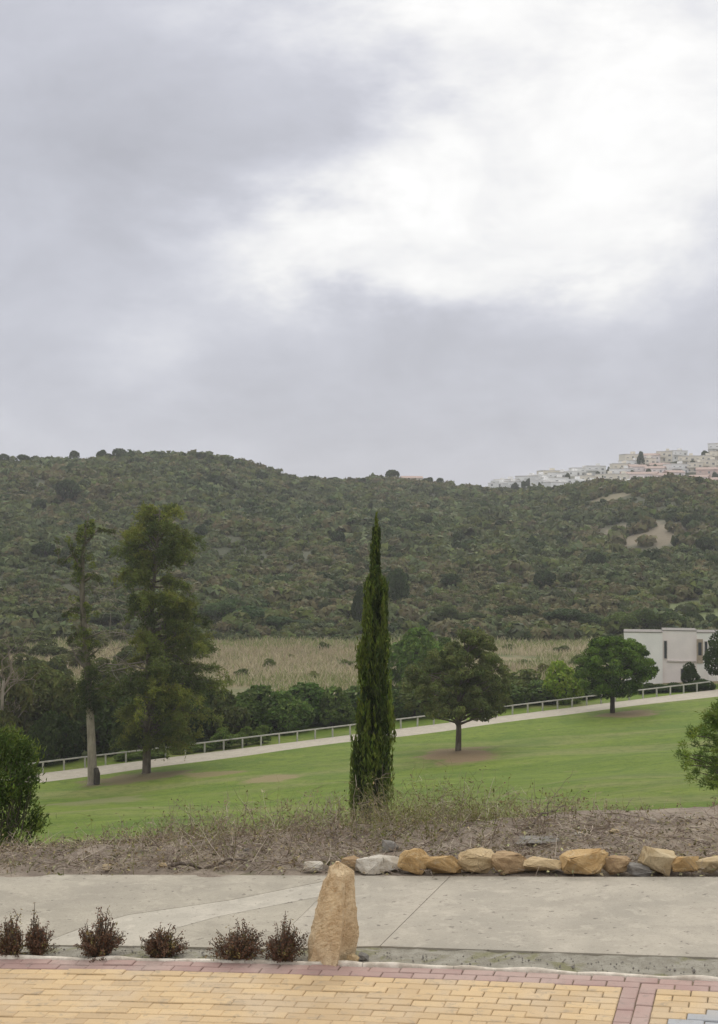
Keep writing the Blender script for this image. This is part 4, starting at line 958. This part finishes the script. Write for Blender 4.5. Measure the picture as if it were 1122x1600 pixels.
# skyline and single trees on the hill
SKYL = [(6, 708, 11), (35, 709, 13), (115, 703, 10), (158, 702, 9), (187, 700, 15), (172, 708, 9), (228, 706, 8), (250, 708, 14), (308, 706, 7), (268, 710, 10), (355, 714, 12), (372, 718, 8), (432, 735, 9), (520, 745, 10), (545, 746, 8), (565, 746, 9), (612, 733, 15), (668, 745, 10), (686, 746, 8), (590, 747, 8)]
for i, (px, yt, hw) in enumerate(SKYL):
    a = (px-CX)/F; ys = np.linspace(560, 720, 400); zz = Hz(a*ys, ys); j = int(np.argmax((zz-CAMZ)/ys)); D = ys[j]-4
    plant('far' if i % 2 else 'far2', 'ridge_tree', px, D, hw, yt, (.85, .92, .9), 'small dark rounded tree standing on the hill ridge against the sky', 'tree', 'trees along the ridge')
for (px, py, hw) in [(410, 745, 13), (475, 760, 12), (100, 765, 24), (220, 735, 12), (410, 800, 12), (445, 815, 14), (640, 800, 9), (665, 812, 13), (330, 752, 16), (720, 842, 14), (1075, 815, 18), (930, 875, 20), (880, 850, 14), (1015, 800, 9), (620, 905, 22), (310, 830, 14), (530, 840, 16), (70, 860, 22), (780, 820, 12), (700, 910, 22), (850, 905, 22), (500, 905, 18), (60, 790, 16), (1100, 850, 18), (960, 905, 18)]:
    p = hit(px, py+hw*.7, 280); plant('far2', 'hill_tree', px, p[1], hw, py-hw*.7, (.6, .72, .66), 'dark rounded tree standing out from the scrub on the hill', 'tree', 'dark trees scattered on the hill')
for i in range(34):                        # trees between the village houses
    px = rp.uniform(775, 1140); D = rp.choice([805, 828, 850, 872, 892]) if px > 985 else rp.choice([805, 828, 850, 868]); x = at(px, 750, D)[0]; hh = rp.uniform(4, 8); zt = float(Hz(x, D))+hh
    plant('far' if i % 2 else 'far2', 'village_tree', px, D, rp.uniform(3, 7), pix((x, D, zt))[1], (.7, .8, .7), 'small dark garden tree between houses of the hilltop village', 'tree', 'garden trees in the hilltop village')
plant('far', 'village_tree', 1003, 884, 7, 704, (.6, .75, .75), 'tall dark conifer rising at the edge of the cream village houses', 'tree')
# remove the prototypes
for r in PR.values():
    for ch in list(r.children): bpy.data.objects.remove(ch)
    bpy.data.objects.remove(r)

# ------------------------------------------------------------------ railing beside the path
fx = np.array([(CX*0+px-CX)/F for px in (58, 1124)]); x0, x1 = fx[0]*fence_D(58), fx[1]*fence_D(1124)
froot = empty('path_railing', (x0, path_y(x0)+2.6, path_z(x0))); tag(froot, 'pale wooden post and rail fence running along the path', 'fence'); fo = np.array(froot.location)
def fpt(x): return np.array([x-.457*2.9, path_y(x)+.889*2.9, path_z(x)])
n = int(round(math.hypot(x1-x0, path_y(x1)-path_y(x0))/2.05)); X = np.linspace(x0, x1, n+1); rf = random.Random(2)
a = Acc(); a.box(-.07, .07, -.07, .07, -.25, .98); pm = np_mesh('post', np.vstack(a.V), np.vstack(a.Q)); pm.materials.append(MATS['fence_wood'])
ang = math.atan2(37, 72)
for i, x in enumerate(X):
    q = fpt(x); o = bpy.data.objects.new('post', pm); COL.objects.link(o); o.parent = froot; o.location = tuple(q-fo); o.rotation_euler = (rf.gauss(0, .015), rf.gauss(0, .02), ang)
    if i < n:
        q2 = fpt(X[i+1]); dv = q2-q; ln = np.linalg.norm(dv); m = q-fo+dv/2; r = Acc(); r.box(-ln/2+.004, ln/2-.004, -.06, .06, -.06, .06)
        ro = r.build('rail', 'fence_wood', froot); ro.location = (m[0], m[1], m[2]+1.01); ro.rotation_euler = (0, -math.asin(dv[2]/ln), math.atan2(dv[1], dv[0]))

# ------------------------------------------------------------------ pale house by the path
def house():
    D = 188.0; k = D/F; p = at(975, 1062, D); zb = float(Hz(p[0], D))-.3; zt = at(1000, 988, D)[2]; b = np.array([p[0], D, zb]); rt = empty('pale_house', tuple(b), -.19); tag(rt, 'pale pinkish flat roofed modern house with slit windows beyond the path', 'house')
    h = zt-zb; X = lambda px: (px-975)*k; Zp = lambda py: at(1000, py, D)[2]-zb
    def bx(name, mat, *c, par=rt):
        a = Acc(); a.box(*c); return a.build(name, mat, par)
    w1 = bx('wall', 'wall_white', 0, X(1034), 0, 5, 0, h); tag(w1, 'whiter wing wall')
    w2 = bx('wall', 'wall_pink', X(1034)+.004, X(1086), .35, 5, 0, h+.25)
    w3 = bx('wall', 'wall_white', X(1086)+.004, X(1135), .10, 5, 0, h+.05)
    for (u0, u1, hh, yy) in [(0, X(1034), h, 0), (X(1034), X(1086), h+.25, .35), (X(1086), X(1135), h+.05, .1)]:
        bx('parapet_coping', 'roof_grey', u0-.02, u1-.02, yy-.05, 5.05, hh+.002, hh+.10)
    def win(par, px0, px1, py0, py1, y, mat='glass'):
        u0, u1, z1, z0 = X(px0), X(px1), Zp(py0), Zp(py1); f = Acc(); t = .08
        f.box(u0-t, u0, y-.06, y+.05, z0-t, z1+t); f.box(u1, u1+t, y-.06, y+.05, z0-t, z1+t); f.box(u0, u1, y-.055, y+.05, z1, z1+t); f.box(u0-.0, u1, y-.09, y+.05, z0-t, z0)
        o = f.build('window', 'stucco_stain', rt); bx('pane', mat, u0, u1, y-.012, y+.04, z0, z1, par=o)
    win(w2, 1036.6, 1040.6, 1001, 1028, .35); win(w3, 1098, 1101.5, 1001, 1024, .10); win(w2, 1062, 1075, 1044, 1061, .35); win(w1, 1110, 1115, 1003, 1020, .1)
    o = bx('entrance_panel', 'panel_tan', X(1085.5), X(1095), -.02, .12, Zp(1034), Zp(997)); bx('pane', 'glass', X(1088), X(1093), -.05, -.018, Zp(1022), Zp(1002), par=o)
    bx('ledge', 'stucco_stain', X(1041), X(1085), .20, .36, Zp(1033), Zp(1031))
    s = Acc()
    for i in range(7): s.box(X(1103)+i*.28, X(1103)+i*.28+.3, -.9, .09, 0, 3.0-i*.38)
    s.build('outside_stair', 'wall_white', rt)
house()

# ------------------------------------------------------------------ hilltop village
def village_proto(seed, wall, roofm, w, dp, h, pitched):
    r = random.Random(seed); rt = empty('village_house', (0, 0, -600))
    a = Acc(); a.box(-w/2, w/2, 0, dp, -4, h); 
    a.build('wall', wall, rt)
    if pitched:
        q = Acc(); q.add([(-w/2-.3, -.4, h+.02), (w/2+.3, -.4, h+.02), (w/2+.3, dp/2, h+1.5), (-w/2-.3, dp/2, h+1.5), (w/2+.3, dp+.4, h+.02), (-w/2-.3, dp+.4, h+.02)], [(0, 1, 2, 3), (3, 2, 4, 5)], [(0, 3, 5), (1, 4, 2)])
        q.build('roof', roofm, rt)
    else:
        q = Acc(); q.box(-w/2-.15, w/2+.15, -.15, dp+.15, h+.003, h+.35); ro = q.build('roof', roofm, rt); c = Acc(); c.box(w*.1, w*.1+2.2, dp*.3, dp*.6, h+.36, h+1.9); c.build('stair_head', wall, ro)
    fl = 2 if h > 4 else 1
    for f in range(fl):
        nw = int(w//3.6)
        for i in range(nw):
            x = -w/2+(i+.5)*w/nw; z = .8+f*2.9; ww = r.choice([.5, .6, .8]); q = Acc(); q.box(x-ww, x+ww, -.05, .1, z, z+r.choice([1.1, 1.7])); q.build('window', 'shutter', rt)
        if f == 1 or fl == 1:
            q = Acc(); q.box(-w/2+.4, w*.1, -1.3, -.003, .55+f*2.9-.3, .55+f*2.9+.05); q.box(-w/2+.4, w*.1, -1.3, -1.22, .55+f*2.9+.051, .55+f*2.9+.9); q.build('balcony', wall, rt)
    return rt
VP = {'white': village_proto(1, 'wall_village', 'wall_village', 10, 8, 6, False), 'white2': village_proto(2, 'wall_village', 'roof_pale', 13, 8, 6.2, False), 'cream': village_proto(3, 'wall_cream', 'roof_pale', 11, 9, 6.5, False),
      'rose': village_proto(4, 'wall_rose', 'terracotta', 10, 8, 5.8, True), 'pinkflat': village_proto(5, 'wall_pink', 'terracotta', 12, 8, 6, True), 'low': village_proto(6, 'wall_cream', 'terracotta', 12, 8, 3.4, True)}
LAB = {'white': 'narrow white flat roofed house in the hilltop village', 'white2': 'wide white flat roofed house in the hilltop village', 'cream': 'cream coloured flat roofed house in the hilltop village', 'rose': 'rose pink house with terracotta roof in the hilltop village', 'pinkflat': 'pale pink house with terracotta roof in the hilltop village', 'low': 'low cream house with terracotta roof in the hilltop village'}
rv = random.Random(12)
def vhouse(kind, px, D, dz=0.0, s=1.0):
    x = at(px, 750, D)[0]; o = copy_tree(VP[kind]); o.name = 'village_house'; o.location = (x, D, float(Hz(x, D))+dz); o.rotation_euler = (0, 0, rv.uniform(-.5, .5)); o.scale = (s*rv.uniform(.85, 1.15), s, s*rv.uniform(.9, 1.12)); tag(o, LAB[kind], 'house', 'houses of the hilltop village'); return o
for (D, lo, hi, st) in [(812, 770, 1190, 20), (835, 775, 1190, 21), (858, 790, 1190, 22), (880, 860, 1190, 21), (900, 985, 1190, 23)]:
    px = lo+rv.uniform(0, 10)
    while px < hi:
        if rv.random() < .80:
            kd = rv.choice(['white', 'white2', 'white', 'cream'] if px < 985 else (['rose', 'pinkflat', 'low', 'pinkflat', 'cream'] if D < 850 else ['cream', 'cream', 'white2', 'low', 'pinkflat']))
            vhouse(kd, px, D+rv.uniform(-5, 5))
        px += st*rv.uniform(.85, 1.3)
for (kd, px, top, sc, lab) in [('low', 645, 742, .9, 'lone cream house on the bare ridge beside a dark tree'), ('pinkflat', 80, 714, .8, 'lone pale pink house peeping over the ridge between dark trees')]:
    a = (px-CX)/F; ys = np.linspace(560, 720, 400); zz = Hz(a*ys, ys); D = ys[int(np.argmax((zz-CAMZ)/ys))]+6
    o = vhouse(kd, px, D, 0, sc); o.location.z = at(px, top, D)[2]-(4.9 if kd == 'low' else 7.5)*sc; o.name = 'ridge_house'; tag(o, lab, 'house'); del o['group']
for r in VP.values():
    for ch in list(r.children):
        for g in list(ch.children): bpy.data.objects.remove(g)
        bpy.data.objects.remove(ch)
    bpy.data.objects.remove(r)

# ------------------------------------------------------------------ weeds on the bank
def weeds():
    rs = RS(91); A = Acc(); n = 4300
    px = rs.uniform(-60, 1180, n); dens = np.interp(px, [-60, 0, 120, 230, 330, 450, 545, 650, 760, 880, 930, 1000, 1180], [.4, .45, .35, .5, .8, 1, 1, 1, .9, .75, .3, .16, .14]); dens = dens*np.clip(.75+.55*wob(px/60, rs.uniform(0, 3, n), 1.0, 2), .15, 1.1); keep = rs.uniform(size=n) < dens; px = px[keep]; dens = dens[keep]; n = len(px)
    x = (px-CX)/F*14.0; yc = crest_y(x); y = yc+rs.normal(size=n)*.75+.35*dens; y = np.clip(y, 11.9, 17.2); x = x*y/14.0; z = Hz(x, y)
    hmax = np.interp(px, [-60, 120, 230, 330, 450, 545, 650, 700, 760, 880, 930, 1000, 1180], [.20, .20, .28, .36, .42, .36, .44, .48, .40, .36, .18, .11, .10])
    h = hmax*(.35+.75*rs.uniform(size=n)**1.3); brown = np.array((.31, .245, .175)); grey = np.array((.43, .36, .28)); oliv = np.array((.23, .22, .095)); purp = np.array((.24, .185, .15))
    pal = np.stack([brown, grey, oliv, purp]); pick = rs.choice(4, n, p=[.34, .22, .18, .26]); g = (px > 560) & (px < 800) & (rs.uniform(size=n) < .5); pick[g] = 2; col = pal[pick]*(1+.25*rs.uniform(-1, 1, (n, 1)))
    m = 6; th = rs.uniform(0, 6.283, n); le = rs.uniform(.15, .95, n)
    def ribbon(p0, d0, ln, w, c, segs=m, curl=.35):
        n = len(p0); d = unit(d0); P = [p0]
        for i in range(segs-1): d = unit(d+rs.normal(size=(n, 3))*curl*.5+np.array([0, 0, -.06])); P.append(P[-1]+d*(ln/(segs-1))[:, None])
        P = np.stack(P, 1); side = unit(np.cross(d0, rs.normal(size=(n, 3)))); ww = (w[:, None]*np.linspace(1, .35, segs)[None, :])[:, :, None]/2
        V = np.stack([P-side[:, None]*ww, P+side[:, None]*ww], 2).reshape(-1, 3); base = np.arange(n)[:, None, None]*segs*2+np.arange(segs-1)[None, :, None]*2
        A.add(V, (base+np.array([0, 1, 3, 2])).reshape(-1, 4), None, np.repeat(c, segs*2, 0)); return P
    d0 = np.stack([np.cos(th)*le, np.sin(th)*le, np.ones(n)*.9], -1); P = ribbon(np.stack([x, y, z-.02], -1), d0, h*1.25, rs.uniform(.004, .009, n), col)
    for rep in range(3):
        j = rs.randint(1, m, n); q = P[np.arange(n), j]; dd = rs.normal(size=(n, 3)); dd[:, 2] = np.abs(dd[:, 2])*.8; ribbon(q, unit(dd), h*rs.uniform(.2, .6, n), rs.uniform(.003, .006, n), col*.95, 4, .5)
    k = rs.uniform(size=n) < .75
    for rep in range(4):
        q = P[np.arange(n), rs.randint(1, m, n)][k]+rs.normal(size=(k.sum(), 3))*.03; leaves(A, rs, q, rs.normal(size=q.shape), rs.uniform(.015, .05, len(q)), rs.uniform(.008, .02, len(q)), col[k]*.85, .35, gain=1.0)
    o = A.build('dry_weeds', 'twig'); tag(o, 'tangle of dry brown weeds along the crest of the bank', 'weeds', kind='stuff')
    # twigs and litter lying on the earth
    A2 = A; A = Acc(); n = 5200; px = rs.uniform(-60, 1180, n); py = rs.uniform(1278, 1364, n)
    P0 = np.stack([near_hit(a, b) for a, b in zip(px, py)]); P0[:, 2] = Hz(P0[:, 0], P0[:, 1])+rs.uniform(.0, .05, n); ok = P0[:, 1] < 17; P0 = P0[ok]; n = len(P0)
    c = pal[rs.choice([0, 1, 3], n)]*(1+.3*rs.uniform(-1, 1, (n, 1))); d = rs.normal(size=(n, 3)); d[:, 2] = np.abs(d[:, 2])*.22
    ribbon(P0, unit(d), rs.uniform(.05, .30, n), rs.uniform(.004, .010, n), c, 4, .5)
    q = P0+rs.normal(size=P0.shape)*np.array([.1, .1, .01]); leaves(A, rs, q, np.array([0, 0, 1.])+rs.normal(size=q.shape)*.5, rs.uniform(.02, .06, n), rs.uniform(.01, .03, n), c*.8, .4, gain=.9)
    o = A.build('twig_litter', 'twig'); tag(o, 'dead twigs and leaf litter strewn over the earth bank', 'litter', kind='stuff')
weeds()
# fallen branch and long stick
A = Acc(); rs = RS(77); p0, p1 = hit(822, 1293), hit(822, 1293); p1 = at(882, 1258, p0[1]+.25); limb(A, rs, p0+[0, 0, -.01], p1, .012, .005, 8, .06, 6); s = p0+(p1-p0)*.55; limb(A, rs, s, s+np.array([.02, .03, .14]), .006, .003, 5, .1, 5)
tag(A.build('fallen_branch', 'dead_wood', None, True), 'pale dead branch leaning out of the weeds on the bank', 'branch')
A = Acc(); p0, p1 = hit(262, 1358), hit(392, 1351); limb(A, rs, p0+[0, 0, .02], p1+[0, 0, .03], .018, .010, 8, .01, 6)
tag(A.build('long_stick', 'dead_wood', None, True), 'long dead stick lying along the road edge', 'branch')

# ------------------------------------------------------------------ dried shrubs planted along the kerb
def kerb_shrub(px, py, hw, ytop, seed, label):
    p = near_hit(px, py); k = p[1]/F; w, h = hw*k, (py-ytop)*k; rs = RS(seed); rt = empty('dried_shrub', tuple(p+[0, .03, -.01])); tag(rt, label, 'shrub', 'dried shrubs planted along the kerb'); S, L = Acc(), Acc()
    ns = 120
    for i in range(ns):
        th = rs.uniform(0, 6.283); r = w*rs.uniform(.15, 1.1); hh = h*(rs.uniform(.30, .74) if i > 9 else rs.uniform(.7, .95)); nz = mnoise.noise(Vector((math.cos(th)*1.1, math.sin(th)*1.1, seed*2.3))); hh *= 1+.75*nz; r *= (1.45 if i % 17 == 2 else 1)*(1+.9*nz); e = np.array([math.cos(th)*r, math.sin(th)*r*.7, hh*(1-.35*(r/w)**2)])
        a = np.array([math.cos(th)*w*.22, math.sin(th)*w*.15, 0]); limb(S, rs, a, e, .0042, .0018, 6, .05, 4)
        nl = rs.randint(24, 40); f = rs.uniform(.15, 1.02, nl)**.8; q = a+(e-a)*f[:, None]+rs.normal(size=(nl, 3))*.010; c = np.array((.135, .072, .062) if rs.uniform() < .85 else (.19, .14, .08))*(1+.25*rs.uniform(-1, 1))
        leaves(L, rs, q, rs.normal(size=q.shape), rs.uniform(.010, .024, nl), rs.uniform(.006, .011, nl), c, .35, gain=1.1)
    S.build('stems', 'bark', rt, True); L.build('leaves', 'twig', rt)
for i, (px, py, hw, yt, lab) in enumerate([(14, 1495, 26, 1418, 'dark dried shrub at the far end of the kerb row'), (58, 1493, 24, 1420, 'narrow dark dried shrub crowding the one at the row end'), (152, 1494, 38, 1410, 'widest bushy dried shrub with one tall sprig, alone in the kerb row'), (252, 1495, 36, 1436, 'low spreading dried shrub with thin side sprigs in the kerb row'), (372, 1499, 50, 1432, 'broad dried shrub with wispy side shoots in the kerb row'), (440, 1502, 36, 1424, 'dense dark dried shrub right beside the standing stone')]):
    kerb_shrub(px, py, hw, yt, 300+i, lab)

# ------------------------------------------------------------------ thin moist air over the valley
A = Acc(); A.box(-1300, 1350, -40, 1700, -150, 82)
hz = A.build('haze', None); hm = bpy.data.materials.new('haze_air'); hm.use_nodes = True; t = NT(hm.node_tree); t.n.remove(t.n['Principled BSDF'])
v = t.new('ShaderNodeVolumePrincipled'); v.inputs['Color'].default_value = (.97, .97, .97, 1); v.inputs['Density'].default_value = .00024; v.inputs['Anisotropy'].default_value = .2
t.l.new(v.outputs[0], t.n['Material Output'].inputs['Volume']); hz.data.materials.append(hm); tag(hz, 'thin pale haze hanging over the valley', 'haze', kind='stuff')
